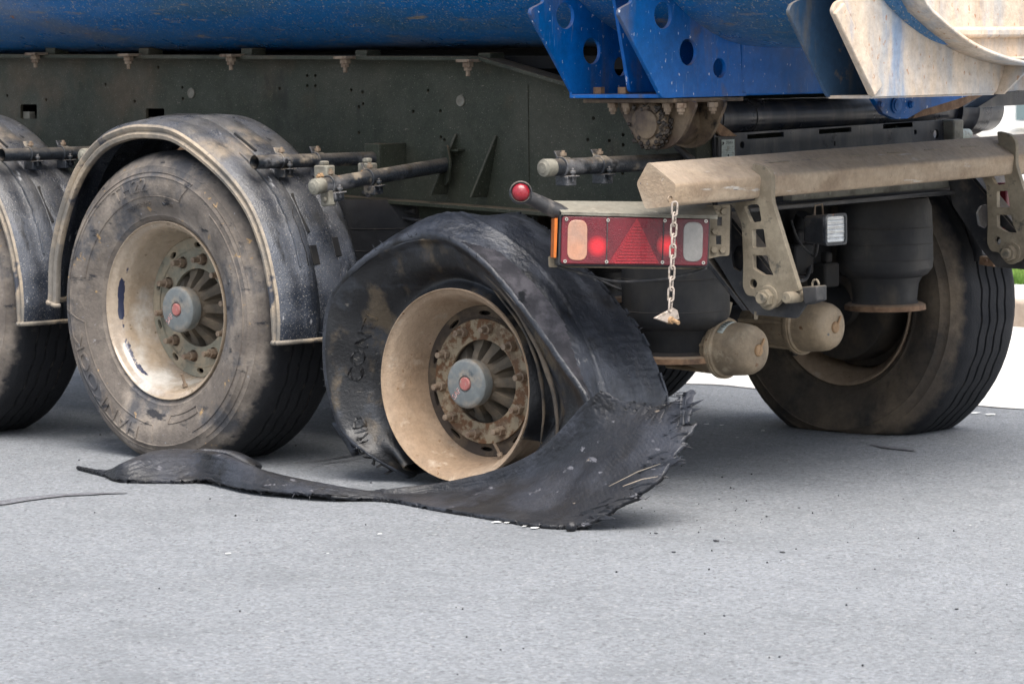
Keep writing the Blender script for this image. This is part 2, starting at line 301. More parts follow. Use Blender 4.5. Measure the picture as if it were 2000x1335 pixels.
def dup(o, parent=None, shift=None):
    c = o.copy(); C.objects.link(c)
    if parent: c.parent = parent
    if shift: c.location = o.location+V(shift)
    for ch in [k for k in bpy.data.objects if k.parent == o]: 
        q = ch.copy(); C.objects.link(q); q.parent = c
    return c
def cr(p, t):
    n = len(p)-1; i = min(int(t*n), n-1); f = t*n-i
    a, b, c, d = p[max(i-1, 0)], p[i], p[i+1], p[min(i+2, n)]
    return .5*((2*b)+(c-a)*f+(2*a-5*b+4*c-d)*f*f+(3*b-a-3*c+d)*f**3)
def resamp(net, nu, nv):
    rows = [[cr(r, j/nv) for j in range(nv+1)] for r in net]
    return [[cr([rows[k][j] for k in range(len(rows))], i/nu) for j in range(nv+1)] for i in range(nu+1)]

# ------------------------------------------------------------------ setting
def sheet(name, x0, x1, y0, y1, z, m, sub=1):
    b = B(); b.grid([[V((x0+(x1-x0)*i/sub, y0+(y1-y0)*j/sub, z)) for j in range(sub+1)] for i in range(sub+1)])
    return tag(b.build(name, m), kind='structure')
sheet('ground', -300, 300, -300, 300, -.03, 'concrete')
sheet('road', -30, 30, -30, 3.0, 0, 'asphalt')
b = B()       # broken edge of the asphalt and a light poured strip beyond it
b.grid([[V((-30+i*.08, 2.96+.05*noise.noise(V((i*.3, 0, 0)))+.02*noise.noise(V((i*1.1, 3, 0))), .004)), V((-30+i*.08, 5.96, .004))] for i in range(0, 800)][0:800])
tag(b.build('pavement', 'concrete'), kind='structure')
b = B(); b.box((-30, 5.96, -.02), (30, 6.12, .13)); tag(b.build('kerb', 'kerb', bevel=.015), kind='structure')
b = B(); b.box((-30, 6.123, -.02), (30, 6.95, .125)); tag(b.build('sidewalk', 'concrete'), kind='structure')
# grass
M['grass'] = mat('grass_blades', (.10, .20, .03), .7, 0, [((.17, .28, .05), 3, .4, .6)], None)
M['lawn'] = mat('lawn_soil', (.09, .15, .03), .9, 0, [((.14, .22, .05), 20, .4, .6)], (60, .4))
b = B(); b.box((-14, 6.953, -.02), (4, 7.9, .12)); tag(b.build('lawn', 'lawn'), kind='structure')
b = B(); b.box((-30, 7.903, -.02), (30, 15.5, .11)); tag(b.build('forecourt', 'concrete'), kind='structure')
b = B()
for k in range(16000):
    x, y = rnd.uniform(-3.2, 0), 6.98+.9*rnd.random()
    h = rnd.uniform(.03, .075); a = rnd.random()*6.3; dx, dy = math.cos(a)*.006, math.sin(a)*.006
    q = [b.bm.verts.new(v_) for v_ in ((x-dx, y-dy, .115), (x+dx, y+dy, .115), (x+rnd.gauss(0, .02), y+rnd.gauss(0, .02), .115+h))]
    b.bm.faces.new(q)
tag(b.build('grass', 'grass'), 'bright green grass strip behind the pale pavement at the right edge', 'grass', kind='stuff')
# pale building far behind
bd = tag(empty('pale_building', (-8, 16, 0)), 'pale rendered building far behind the rear of the trailer', 'building')
def bb(a, c, name, m, par=bd, bv=0):
    q = B(); q.box(V(a)-V((-8, 16, 0)), V(c)-V((-8, 16, 0))); return q.build(name, m, par, bevel=bv)
bb((-26, 15.98, 0), (3, 22, 5.5), 'wall', 'whitewall')
wp = P(1984, 204, Y=15.9); wq = P(2040, 235, Y=15.9)
wn = bb((wp.x, 15.9, wq.z), (wq.x+.4, 15.97, wp.z+.6), 'window', 'glass')
wm = bb((wp.x-.05, 15.88, wq.z-.06), (wq.x+.45, 15.975, wq.z-.01), 'sill', 'whitewall', wn)
bb((-26, 15.94, .62), (3, 15.978, .66), 'plinth', 'concrete')
bb((-26.2, 15.6, 5.503), (3.2, 22.2, 5.7), 'roof', 'kerb')

# road marks: skid line and white paint flecks
def decal(name, pts, wd, m, z=.004, parent=None):
    b = B(); pts = [P(x, y, Z=z) for x, y in pts]; rows = []
    n = 60
    for i in range(n+1):
        p = cr(pts, i/n); q = cr(pts, min(1, i/n+.01)) if i < n else p+(p-cr(pts, .99)); t = (q-p).normalized(); s = V((-t.y, t.x, 0))
        ww = wd(i/n)*(.7+.5*abs(noise.noise(p*9)))
        rows.append([p+s*ww, p-s*ww*(.8+.4*noise.noise(p*15))])
    b.grid(rows); o = b.build(name, m); return tag(o, kind='structure')
M['skid'] = mat('skid_rubber', (.10, .10, .11), .8, 0, [((.16, .165, .18), 60, .45, .6)], (210, 1.0))
decal('road_skid_mark', [(-40, 988), (40, 975), (110, 967), (180, 963), (250, 961)], lambda t: .055*(1-t)**.5+.001, 'skid')
decal('road_skid_mark', [(575, 905), (630, 898), (690, 888), (740, 884)], lambda t: .012*math.sin(math.pi*t)+.001, 'skid')
decal('road_skid_mark', [(600, 912), (660, 900), (730, 896)], lambda t: .006*math.sin(math.pi*t)+.001, 'skid')
decal('road_oil_spot', [(1700, 866), (1730, 872), (1765, 876), (1790, 880)], lambda t: .03*math.sin(math.pi*t)+.001, 'skid')
b = B()
for x, y, s in [(970, 1018, 1.3), (990, 1019, 1), (1024, 1026, .7), (1045, 1029, 1.1), (446, 1079, .9), (742, 1041, .7), (640, 1079, .4), (1380, 827, 1.0), (1410, 829, 1.0), (1440, 853, .5), (1105, 852, .5), (1905, 805, 1.6), (1935, 808, 2.0), (1490, 840, .8), (1885, 802, 1.3), (1725, 1032, .3), (1895, 1024, .4)]:
    c = P(x, y, Z=.005); vs = []
    for k in range(9):
        a = k*.698; rr = s*.011*(.6+.7*rnd.random()); vs.append(b.bm.verts.new((c.x+rr*math.cos(a)*.8, c.y+rr*math.sin(a)*1.1, .0045)))
    b.bm.faces.new(vs)
tag(b.build('road_paint_flecks', 'white'), kind='structure')
b = B()
for k in range(110):
    if k < 60: c = P(rnd.gauss(1380, 200), rnd.gauss(1010, 60), Z=0)
    else: c = P(rnd.uniform(0, 2000), rnd.uniform(800, 1320), Z=0)
    s = rnd.uniform(.0012, .0034)
    if c.y > 2.8: continue
    r_ = bmesh.ops.create_icosphere(b.bm, subdivisions=1, radius=s, matrix=Matrix.Translation((c.x, c.y, s*.6)))
    for q in r_['verts']: q.co += V((rnd.uniform(-1, 1), rnd.uniform(-1, 1), rnd.uniform(-.5, .5)))*s*.3
tag(b.build('rubber_crumbs', 'strip'), 'black rubber crumbs and grit scattered on the asphalt around the shredded tread', 'debris', kind='stuff')

for x, y, s_, lab in ((1527, 1079, .009, 'isolated black rubber scrap on the open asphalt right of the shredded tread'), (1400, 1057, .010, 'ragged flat rubber scrap on the asphalt below the scuffed patch'),
                      (1315, 1079, .006, 'small black rubber scrap on the asphalt below the torn end of the tread'), (1282, 1042, .007, 'black rubber scrap close beside the torn shards of the tread'),
                      (1560, 992, .006, 'tiny rubber scrap in the shade behind the trailer, farthest of the scraps from the camera'), (1868, 1190, .006, 'lone black rubber scrap nearest the right edge of the photo')):
    c = P(x, y, Z=0); b = B(); n_ = 8; a0 = rnd.random()*6
    ring = [(s_*(.5+.9*rnd.random())*math.cos(a0+k*6.283/n_), s_*(.4+.7*rnd.random())*math.sin(a0+k*6.283/n_)) for k in range(n_)]
    b.prism([(q[0], q[1], .0005+rnd.uniform(0, .002)) for q in ring], (0, 0, .0022)); o = b.build('rubber_scrap', 'strip', bevel=.0006); o.location = (c.x, c.y, 0)
    tag(o, lab, 'rubber scrap', 'rubber scraps lying on the road')
# ------------------------------------------------------------------ trailer
T = tag(empty('tipper_trailer', (0, 0, 0)), 'blue dirt-covered tipper trailer with dark green-grey frame standing on a burst rear tyre', 'trailer')
zt = lambda x: 1.325-.0134*(x-.912)       # frame top
zb = lambda x: .865-.0336*(x-.237)        # frame bottom
def rail(Y, holes, lab=None):
    outer = [(-6, zt(-6)), (.912, 1.325), (1.239, 1.252), (1.76, 1.14), (1.79, .815), (1.517, .822), (.237, .865), (-1.5, .92), (-6, 1.0)]
    b = B(); b.add_mesh(flat(outer, holes, .012), lambda c: V((c.x, Y+c.z, c.y)))
    sg = -1 if Y < 1.2 else 1
    def strip(pts, t=.014, wd=.085):
        for (x0, z0), (x1, z1) in zip(pts, pts[1:]):
            b.prism([(x0, Y+.008, z0), (x1, Y+.008, z1), (x1, Y+.008, z1-t), (x0, Y+.008, z0-t)], (0, sg*wd, 0))
    strip([(-6, zt(-6)+.013), (.912, 1.338), (1.245, 1.263), (1.60, 1.185)])
    strip([(1.79, .818), (1.517, .825), (.237, .868), (-1.5, .923)], .014, .08)
    return b.build('chassis_rail', 'web', T, bevel=.002)
hs = [(14, 187), (90, 195), (206, 165), (263, 198), (309, 132), (356, 171), (357, 193), (263, 242), (600, 148), (616, 148), (600, 168), (616, 168), (546, 173), (686, 176), (708, 180), (709, 203), (701, 209), (701, 259), (836, 177), (807, 218), (860, 217), (861, 268), (868, 273), (1159, 231), (1148, 273), (1190, 275), (1217, 263), (1217, 283), (1216, 338)]
holes = [circ(*XZ([h], .654)[0], .0065, 12) for h in hs]
for q in ([(40, 204), (72, 204), (72, 232), (40, 232)], [(285, 212), (321, 212), (321, 237), (285, 237)]):
    holes.append(roundpoly(XZ(q, .654), .008))
nr = rail(.66, holes)
rail(1.72, [])
b = B()                                     # weld seam and cross beads
p0, p1 = P(1030, 165, Y=.653), P(1032, 402, Y=.653)
b.box((p0.x-.003, .651, p1.z), (p0.x+.003, .655, p0.z)); b.build('weld_seam', 'web', nr)
for x, y in ((374, 182), (900, 197)):
    b = B(); c = P(x, y, Y=.653); b.lathe([(0, .0), (0, .018), (.003, .019)], 24, V((c.x, .649, c.z))); b.build('plastic_plug', 'plate', nr)
for a in ((40, 218, 66, 234), (290, 229, 322, 240)):
    b = B(); c, d = P(a[0], a[1], Y=.69), P(a[2], a[3], Y=.69); b.box((c.x, .668, d.z-.03), (d.x, .70, c.z)); b.build('inner_block', 'plate', nr, bevel=.004)
for X in (-3.2, -1.9, -.65, .6):
    b = B(); b.box((X-.04, .67, zb(X)+.02), (X+.04, 1.71, zt(X)-.03)); b.build('cross_member', 'deep', T)
b = B(); b.box((-6, .72, 1.31), (1.79, 1.66, 1.352), 0, lambda p: V((p.x, p.y, p.z+.0134*(.9-p.x)-.012))); b.build('dark_gap_filler', 'deep', T)  # near-black box added to keep the gap under the body dark
b = B(); b.box((-6, .88, 1.30), (1.79, 1.42, 1.40)); b.build('dark_gap_core', 'deep', T)  # second black box, added to close bright slits below the body

# clamps along the top flange
for k, (x, y) in enumerate([(70, 105), (252, 107), (452, 108), (675, 112), (915, 118)]):
    c = P(x, y, Y=.565); b = B()
    b.box((c.x-.03, .535, c.z-.006), (c.x+.03, .60, c.z+.004)); 
    b.hexa((c.x, .562, c.z-.006), (0, 0, -1), .019, .016); b.hexa((c.x, .562, c.z-.022), (0, 0, -1), .015, .012, rot=.4)
    b.tube([(c.x, .562, c.z-.03), (c.x, .562, c.z-.052)], .0075, 10)
    cl = b.build('flange_clamp', 'bolt', T, bevel=.0015)
    b = B(); b.box((c.x+.0, .61, c.z-.003), (c.x+.055, .68, c.z+.024)); b.build('spacer_block', 'web', cl, bevel=.003)
# gussets on the web
for a in ([(890, 262), (870, 386), (905, 388)], [(968, 265), (948, 391), (984, 393)]):
    t_, l_, r__ = [P(x, y, Y=.653) for x, y in a]
    b = B(); xx = (t_.x+l_.x)/2
    b.prism([(t_.x, .652, t_.z), (t_.x, .645, t_.z), (l_.x, .575, l_.z+.012), (l_.x, .652, l_.z+.012)], (.010, 0, 0))
    b.build('web_gusset', 'web', T, bevel=.002)
# plates under the flange (axle hangers)
for x0, x1 in ((.56, 1.03), (-.75, -.30), (-2.05, -1.6)):
    b = B(); z1 = zb((x0+x1)/2)-.012
    b.prism([(x0, .645, z1+.005), (x1, .645, z1-.006), (x1-.10, .645, z1-.34), (x0+.08, .645, z1-.34)], (0, .10, 0)); h = b.build('axle_hanger', 'web', T, bevel=.004)
    b = B(); b.lathe([(0, 0), (0, .012), (.004, .016)], 18, V((x0+.075, .64, z1-.05))); b.build('rust_spot_bolt', 'rust', h)

# body: half-pipe tub
prof = [(.05, 3.3), (.05, 2.9), (.05, 2.4), (.07, 2.1), (.12, 1.86), (.21, 1.68), (.33, 1.55), (.40, 1.492), (.50, 1.437), (.62, 1.392), (.76, 1.372), (.95, 1.366)]
prof += [(2.30-y, z) for y, z in prof[::-1]]
pp = [V((0, y, z)) for y, z in prof]
sm = [cr(pp, k/80) for k in range(81)]
b = B(); b.grid([[V((x, q.y, q.z+(0 if x < 1.4 else -(x-1.4)*.02))) for q in sm] for x in (-7, -5, -3, -1, 1, 1.4, 1.54, 1.92, 2.3, 2.72)], us=10)
for x in (-7, 2.72): b.bm.faces.new([b.bm.verts.new((x, q.y, q.z-(.026 if x > 0 else 0))) for q in sm])
body = b.build('tipper_body', 'blue', T, solid=.006)
b = B(); b.tube([(-7, .372, 1.5235), (1.5, .372, 1.515)], .005, 8); b.build('weld_bead', 'bracket', body)
b = B(); b.tube([(P(960, -2, Y=.33).x, .33, 1.56), (P(1040, -2, Y=.33).x, .33, 1.56)], .012, 8); b.build('wood_wedge', 'beam', body)
# ribs under the body
def rib(X, outer, holes, m, name='body_rib', t=.014):
    b = B(); b.add_mesh(flat(roundpoly(outer, .012), holes, t, .002), lambda c: V((X+c.z, c.x, c.y))); return b.build(name, m, body, ang=30)
R2 = [(.316, 1.205), (.121, 1.455), (.127, 1.472), (.184, 1.492), (.178, 1.53), (.08, 1.76), (.03, 2.2), (.08, 2.2), (.14, 1.86), (.22, 1.69), (.34, 1.56), (.40, 1.50), (.50, 1.45), (.60, 1.40), (.69, 1.375), (.70, 1.205)]
h2 = [circ(*YZ([(1292, 30)], 1.92)[0], .040, 28), circ(*YZ([(1341, 102)], 1.92)[0], .040, 28), circ(*YZ([(1402, 133)], 1.92)[0], .030, 28)]
rib(1.92, R2, h2, 'bracket')
R1 = [(y+.028, z+.008) for y, z in R2]
h1 = [circ(*YZ([(1101, 31)], 1.54)[0], .040, 28), circ(*YZ([(1153, 100)], 1.54)[0], .040, 28), circ(*YZ([(1209, 130)], 1.54)[0], .030, 28)]
rib(1.54, R1, h1, 'bracket')
rib(1.735, [(.385, 1.222), (.318, 1.50), (.20, 1.72), (.30, 1.62), (.42, 1.50), (.52, 1.45), (.69, 1.38), (.70, 1.222)], [], 'bracket')
b = B(); b.box((1.535, .335, 1.205), (1.925, .72, 1.217)); b.box((1.535, .335, 1.213), (1.545, .35, 1.25)); b.build('hinge_plate', 'bracket', body, bevel=.002)
b = B(); b.box((1.80, .706, 1.206), (1.915, 1.66, 1.374)); b.build('cross_beam', 'bracket', body, bevel=.006)
# rear ribs: closed dirt-coated box at the tailgate end
inn = [P(x, y, X=2.7) for x, y in [(1752, 3), (1780, 36), (1835, 80), (1890, 107), (1959, 125)]]
inner = [(p.y, p.z) for p in inn]
R3 = [(.318, 1.207), (.133, 1.45), (.150, 1.474), (.20, 1.49), (.19, 1.53), (.08, 1.80), (.05, 2.2), (.12, 2.2), (.20, 1.80), (.33, 1.60)]+[(y, z) for y, z in inner]+[(.977, 1.285), (.935, 1.209)]
rib(2.70, R3, [], 'rear', t=.012)
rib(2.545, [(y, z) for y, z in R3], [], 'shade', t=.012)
b = B(); b.box((2.545, .325, 1.203), (2.70, .93, 1.212)); b.build('rib_floor', 'rear', body)
e0, e1 = P(1701, 189, X=2.706), P(1624, 27, X=2.706)          # folded edge flange
b = B()
n_ = (V((0, e1.y-e0.y, e1.z-e0.z))).normalized(); s_ = V((0, n_.z, -n_.y))
b.prism([e0+s_*.052, e0-s_*.0, e1-s_*.0, e1+s_*.052], (.014, 0, 0)); b.build('edge_flange', 'rear', body, bevel=.004)
rows = []
cc = [V((0, y, z)) for y, z in [(.20, 1.9), (.33, 1.62)]+inner+[(1.19, 1.293), (1.6, 1.33)]]
b = B(); b.grid([[cr(cc, k/40)+V((x, 0, 0)) for k in range(41)] for x in (2.69, 2.80)]); b.build('rear_flange', 'rear', body, solid=.012)
b = B(); q0 = P(1959, 125, X=2.71)
b.prism([(2.69, .977, 1.292), (2.79, .99, 1.288), (2.72, .945, 1.205), (2.69, .935, 1.205)], (0, .012, 0)); b.build('end_plate', 'rear', body)
b = B(); b.box((2.66, .955, 1.214), (2.705, 1.7, 1.288)); b.build('lower_sill', 'rear', body, bevel=.006)
tg = B(); tgp = [(y+.006, z+.004) for y, z in [(.30, 1.66)]+inner+[(1.4, 1.30), (2.0, 1.45), (2.2, 1.8), (2.2, 2.6), (.12, 2.6), (.14, 2.0)]]
tg.add_mesh(flat(tgp, [], .03), lambda c: V((2.715+c.z, c.x, c.y))); tailgate = tg.build('tailgate', 'rear', body, bevel=.004)
def bar(z0, z1, x1, y0=.62):
    b = B(); b.box((2.695, y0, z0), (x1, 2.0, z1)); return b.build('tailgate_bar', 'rear', body, bevel=.010)
zz = P(1870, 62, X=2.76).z
bar(zz-.018, zz+.014, 2.755); bar(1.306, 1.316, 2.79, .95)
b = B(); c = P(1862, 8, X=2.71)
b.lathe([(0, .0), (0, .014), (.01, .012)], 12, V((2.703, c.y, c.z)), 'X'); b.tube([(2.71, c.y+.004, c.z+.05), (2.712, c.y+.01, c.z+.01), (2.712, c.y+.03, c.z-.02)], .003, 6); b.build('tailgate_hook', 'rust', body)

# hinge: bearing bracket, cap and shaft
b = B()
for Y, t in ((.44, .014), (.58, .014)):
    b.add_mesh(flat(roundpoly(XZ([(1206, 200), (1365, 197), (1333, 272), (1303, 293), (1268, 289), (1240, 264)], .44), .03), [], t), lambda c, Y=Y: V((c.x, Y+c.z, c.y)))
hb = b.build('hinge_bracket', 'bearing', T, bevel=.002)
b = B(); b.box((1.56, .37, 1.190), (1.93, .70, 1.203)); b.build('mounting_plate', 'bearing', hb, bevel=.002)
b = B(); cz = P(1273, 243, Y=.42).z; cx = P(1273, 243, Y=.42).x
b.lathe([(.60, .066), (.43, .066), (.425, .070), (.405, .070), (.40, .064), (.398, .050), (.40, .045), (.392, .043), (.388, .02), (.388, 0)], 48, V((cx, 0, cz)))
b.build('bearing_cap', 'bearing', hb)
b = B()
for k in range(260):
    a = rnd.gauss(-.6, 1.3); rr = rnd.uniform(.05, .075); r_ = rnd.uniform(.004, .009)
    bmesh.ops.create_icosphere(b.bm, subdivisions=1, radius=r_, matrix=Matrix.Translation((cx+rr*math.cos(a), rnd.uniform(.395, .43), cz+rr*math.sin(a)))@Matrix.Diagonal((1, .8, 1, 1)))
M['lip2'] = mat('brown_rubber_fold', (.10, .075, .05), .8, 0, [((.03, .026, .022), 10, .45, .6, 9)], (100, .5))
M['darkdisc'] = mat('dark_wheel_band', (.045, .034, .026), .8, 0, [((.11, .08, .05), 12, .5, .65, 9)], (100, .4))
M['grease'] = mat('black_grease', (.022, .016, .012), .55, 0, [((.07, .05, .03), 40, .5, .65)], (120, .5))
b.build('grease', 'grease', hb, label='lumpy black grease around the bearing cap')
for x, y, Y in [(1197, 203, .40), (1224, 203, .40), (1304, 205, .40), (1330, 206, .40), (1392, 205, .52)]:
    c = P(x, y, Y=Y); b = B(); b.hexa((c.x, Y, 1.189), (0, 0, -1), .017, .014); b.hexa((c.x, Y, 1.175), (0, 0, -1), .013, .012, rot=.5); b.tube([(c.x, Y, 1.165), (c.x, Y, 1.155)], .008, 10); b.build('bolt', 'bolt', hb)
for y in (1.220,):
    for X in (1.60, 1.70):
        b = B(); b.hexa((X, .40, 1.218), (0, 0, 1), .018, .02); b.build('bolt', 'rust', hb)
b = B(); b.lathe([(.60, 0), (.60, .058), (.70, .058), (.70, .055), (.78, .055), (.78, .058), (.83, .058), (.83, .055), (.95, .055), (.95, .058), (1.0, .058), (1.0, .055), (2.05, .055), (2.05, .075), (2.12, .08), (2.13, .088), (2.2, .09), (2.21, .08), (2.29, .078), (2.31, .06), (2.31, 0)], 56, V((1.73, 0, 1.135)))
b.build('hinge_shaft', 'shaft', T)
# far hinge plate hanging under the rear ribs
b = B(); pl = [P(x, y, X=2.0) for x, y in [(1698, 188), (1950, 172), (1905, 182), (1800, 214), (1768, 232), (1745, 233), (1720, 222)]]
b.add_mesh(flat([(p.y, p.z) for p in pl], [], .02, .002), lambda c: V((2.0+c.z, c.x, c.y)))
fh = b.build('far_hinge_plate', 'bracket', T)
for x, y, r_ in ((1749, 206, .019), (1718, 205, .009), (1778, 204, .009)):
    c = P(x, y, X=2.01); b = B(); b.lathe([(0, r_*1.35), (.006, r_*1.35), (.008, r_), (.012, r_), (.014, r_*.3), (.014, 0)], 24, V((2.01, c.y, c.z)), 'X'); b.build('bolt', 'bracket', fh)
b = B(); pl = [P(x, y, X=1.95) for x, y in [(1780, 232), (1870, 212), (1900, 195), (1935, 178), (1900, 178), (1800, 200)]]
b.add_mesh(flat([(p.y, p.z) for p in pl], [], .03, .002), lambda c: V((1.94+c.z, c.x, c.y))); b.build('rusty_gusset', 'rust', fh)
b = B(); pl = [P(x, y, X=2.45) for x, y in [(1938, 182), (1990, 175), (2120, 163), (2120, 198), (1895, 210)]]
b.add_mesh(flat([(p.y, p.z) for p in pl], [], .05, .002), lambda c: V((2.45+c.z, c.x, c.y))); b.build('rear_cross_tube', 'shaft', T)

# rear cross member of the frame
pl = [P(x, y, X=1.80) for x, y in [(1392, 262), (1872, 232), (1880, 378), (1400, 420)]]
hol = [[(p.y, p.z) for p in (P(a, y0, X=1.8), P(c, y0-5*(c-a)/70, X=1.8), P(c, y0+9-5*(c-a)/70, X=1.8), P(a, y0+9, X=1.8))] for a, c, y0 in ((1457, 1528, 263), (1597, 1660, 253), (1722, 1779, 243))]
hol += [circ(*YZ([(1785, 258)], 1.8)[0], .0085, 16), circ(*YZ([(1447, 283)], 1.8)[0], .011, 16), circ(*YZ([(1826, 262)], 1.8)[0], .016, 20)]
hol.append([(p.y, p.z) for p in (P(1626, 276, X=1.8), P(1629, 276, X=1.8), P(1629, 285, X=1.8), P(1626, 285, X=1.8))])
b = B(); b.add_mesh(flat([(p.y, p.z) for p in pl], hol, .012, .001), lambda c: V((1.80+c.z, c.x, c.y)))
cmr = b.build('rear_cross_member', 'shaft', T)
b = B(); b.box((1.74, .73, .845), (1.93, 2.03, .857), 0, lambda p: V((p.x, p.y, p.z+.012*(p.y-.7)))); b.build('lower_lip', 'black', cmr, bevel=.002)
b = B(); b.box((1.86, .98, .865), (1.90, 1.85, .895), 0, lambda p: V((p.x, p.y, p.z+.012*(p.y-.7)))); b.build('grey_rail', 'plate', cmr, bevel=.004)
b = B(); c, d = P(1859, 234, X=1.84), P(1878, 272, X=1.84)
b.box((1.80, c.y, d.z-.12), (1.85, d.y, c.z)); b.build('upright', 'plate', cmr, bevel=.006)
b = B(); c = P(1880, 263, X=1.84); b.tube([(1.83, c.y-.01, c.z), (1.83, c.y+.05, c.z)], .019, 20); b.build('pin', 'sticker', cmr, bevel=.004)
# inspection sticker on its bracket
b = B(); c, d = P(1405, 268, X=1.815), P(1436, 306, X=1.815); b.box((1.807, c.y-.004, d.z-.03), (1.815, d.y+.004, c.z)); st = b.build('sticker_bracket', 'black', T, bevel=.001)
c, d = P(1409.5, 273, X=1.8165), P(1434.5, 306, X=1.8165)
b = B(); b.box((1.8155, c.y, d.z-.02), (1.8170, d.y, c.z)); b.build('sticker', 'sticker', st)
b = B(); me = text('DEKRA', .0125, .0003); b.add_mesh(me, lambda q: V((1.8175, c.y+(d.y-c.y)*.60+q.x*.82, c.z-.0165+q.y)))
b.box((1.8172, c.y+.004, c.z-.017), (1.8178, c.y+.0075, c.z-.006)); b.obox((1.8175, c.y+.007, c.z-.013), (1, 0, 0), (0, 1, 1), (0, -1, 1), .0006, .011, .003)
for k in range(5): b.box((1.8172, c.y+.004, c.z-.024-.006*k), (1.8176, d.y-.004-.006*(k % 3), c.z-.0245-.006*k))
b.obox((1.8175, (c.y+d.y)/2, c.z-.0495), (1, 0, 0), (0, 1, 1), (0, -1, 1), .0006, .006, .006)
b.build('lettering', 'ink', st)
b = B(); b.prism([P(1395, 235, X=1.81), P(1415, 250, X=1.81), P(1436, 266, X=1.81), P(1405, 266, X=1.81), P(1390, 250, X=1.81)], (.008, 0, 0)); b.build('bent_tab', 'rust', st)
# inner frame end with small holes, left of the sticker
b = B(); b.box((1.72, .64, .83), (1.79, .72, 1.10)); b.build('frame_end', 'web', T, bevel=.004)
b = B(); b.box((1.45, .74, .62), (1.55, 1.64, .86)); b.box((1.74, .72, .60), (1.785, 1.02, .842)); b.build('dark_view_block', 'deep', T)  # black boxes added to block bright background and keep this gap dark
b = B(); b.tube([P(1322, 286, Y=.60), P(1352, 312, Y=.60)], .012, 8); b.build('hose_stay', 'black', T)

# ------------------------------------------------------------------ underrun beam
bs = [(2.084, 1.025), (2.189, .961), (2.18, .898), (2.071, .887), (2.038, .961)]
b = B()
rp = roundpoly(bs, .010, 3); rows = []
for y in (.065, .3, .8, 1.3, 1.8, 2.32): rows.append([V((x, y, z+.018*(y-.065))) for x, z in rp])
vv = b.grid(rows, cv=True, us=6); b.bm.faces.new(vv[0]); b.bm.faces.new(vv[-1])
bm_ = b.build('underrun_beam', 'beam', T, ang=28)
for k in range(7):
    b = B(); y = .62+.2*k; f = .45
    x = 2.084+.105*f; z = 1.025-.064*f+.018*(y-.065)
    b.obox((x+.0006, y, z+.001), (0, 1, 0), (.105, 0, -.064), (.064, 0, .105), .10, .003, .0014); b.build('weld_stitch', 'arm', bm_)
def arm_mesh(Y):
    outer = XZ([(1404, 400), (1436, 402), (1452, 438), (1455, 510), (1454, 560), (1462, 577), (1478, 578), (1485, 592), (1500, 604), (1517, 600), (1530, 586), (1536, 574), (1566, 567), (1563, 560), (1511, 392), (1511, 342), (1500, 326), (1472, 318), (1476, 345), (1480, 390)], Y)
    q = lambda l: XZ([(1360+x/3.339, 360+y/3.339) for x, y in l], Y)
    hol = [roundpoly(q([(322, 145), (350, 130), (418, 130), (437, 240), (368, 250)]), .008), roundpoly(q([(378, 293), (450, 290), (467, 410), (380, 410)]), .005),
           roundpoly(q([(380, 460), (475, 465), (490, 540), (515, 592), (450, 590), (382, 548)]), .006), circ(*q([(383, 647)])[0], .014, 20)]
    b = B(); b.add_mesh(flat(roundpoly(outer, .012), hol, .018, .0015), lambda c: V((c.x, Y+c.z, c.y)))
    return b
YA, YB = .47, 1.80
a1 = arm_mesh(YA).build('beam_arm', 'arm', bm_, ang=30)
a2 = a1.copy(); C.objects.link(a2); a2.location = (P(1975, 495, Y=YB)-P(1500, 582, Y=YA)); a2.parent = bm_
def pivot(o):
    b = B(); c = P(1500, 581, Y=YA-.01)+o
    b.lathe([(0, 0), (0, .037), (.006, .038), (.008, .036)], 32, V((c.x, c.y-.004, c.z))); b.hexa((c.x, c.y-.004, c.z), (0, -1, 0), .027, .020, rot=.3)
    b.tube([(c.x, c.y-.024, c.z), (c.x, c.y-.040, c.z)], .017, 20); b.build('pivot_bolt', 'arm', T, bevel=.002)
    b = B(); c = P(1549, 580, Y=YA-.01)+o; b.tube([(c.x, c.y+.06, c.z), (c.x, c.y-.035, c.z)], .0175, 20); b.build('lock_pin', 'arm', T, bevel=.003)
pivot(V((0, 0, 0))); pivot(a2.location)
# fixed arms behind the folding ones
def fixed():
    Y = 1.83
    outer = XZ([(1852, 340), (1894, 343), (1990, 455), (2030, 470), (2050, 500), (2030, 528), (1948, 522), (1919, 487), (1888, 439), (1862, 400)], Y)
    hx = roundpoly(XZ([(1908, 415), (1915, 402), (1928, 398), (1941, 410), (1941, 428), (1925, 446), (1912, 440)], Y), .006)
    h = [hx, roundpoly(XZ([(1955, 440), (1966, 447), (1966, 456), (1958, 455)], Y), .004), roundpoly(XZ([(1933, 452), (1941, 450), (1940, 470), (1936, 475)], Y), .003), circ(*XZ([(1957, 474)], Y)[0], .014, 16)]
    b = B(); b.add_mesh(flat(roundpoly(outer, .01), h, .012, .001), lambda c: V((c.x, Y+c.z, c.y)))
    pa, pb = P(1896, 345, Y=Y), P(1988, 454, Y=Y)
    d = (pb-pa).normalized(); n2 = V((-d.z, 0, d.x))
    b.prism([pa, pb, pb+n2*.010, pa+n2*.010], (0, .055, 0))
    return b.build('fixed_arm', 'black', T)
f2 = fixed()
f1 = f2.copy(); C.objects.link(f1); f1.location = P(1500, 582, Y=.50)-P(1975, 495, Y=1.83)+V((0, 0, -.004))
b = B(); b.prism([P(x, y, Y=.53) for x, y in [(1382, 500), (1410, 440), (1452, 430), (1500, 560), (1575, 560), (1578, 585), (1548, 604), (1480, 609), (1466, 602)]], (0, .012, 0)); b.prism([P(x, y, Y=.528) for x, y in [(1376, 497), (1388, 497), (1472, 604), (1462, 606)]], (0, -.03, 0)); b.build('lower_stay', 'black', T, bevel=.003)
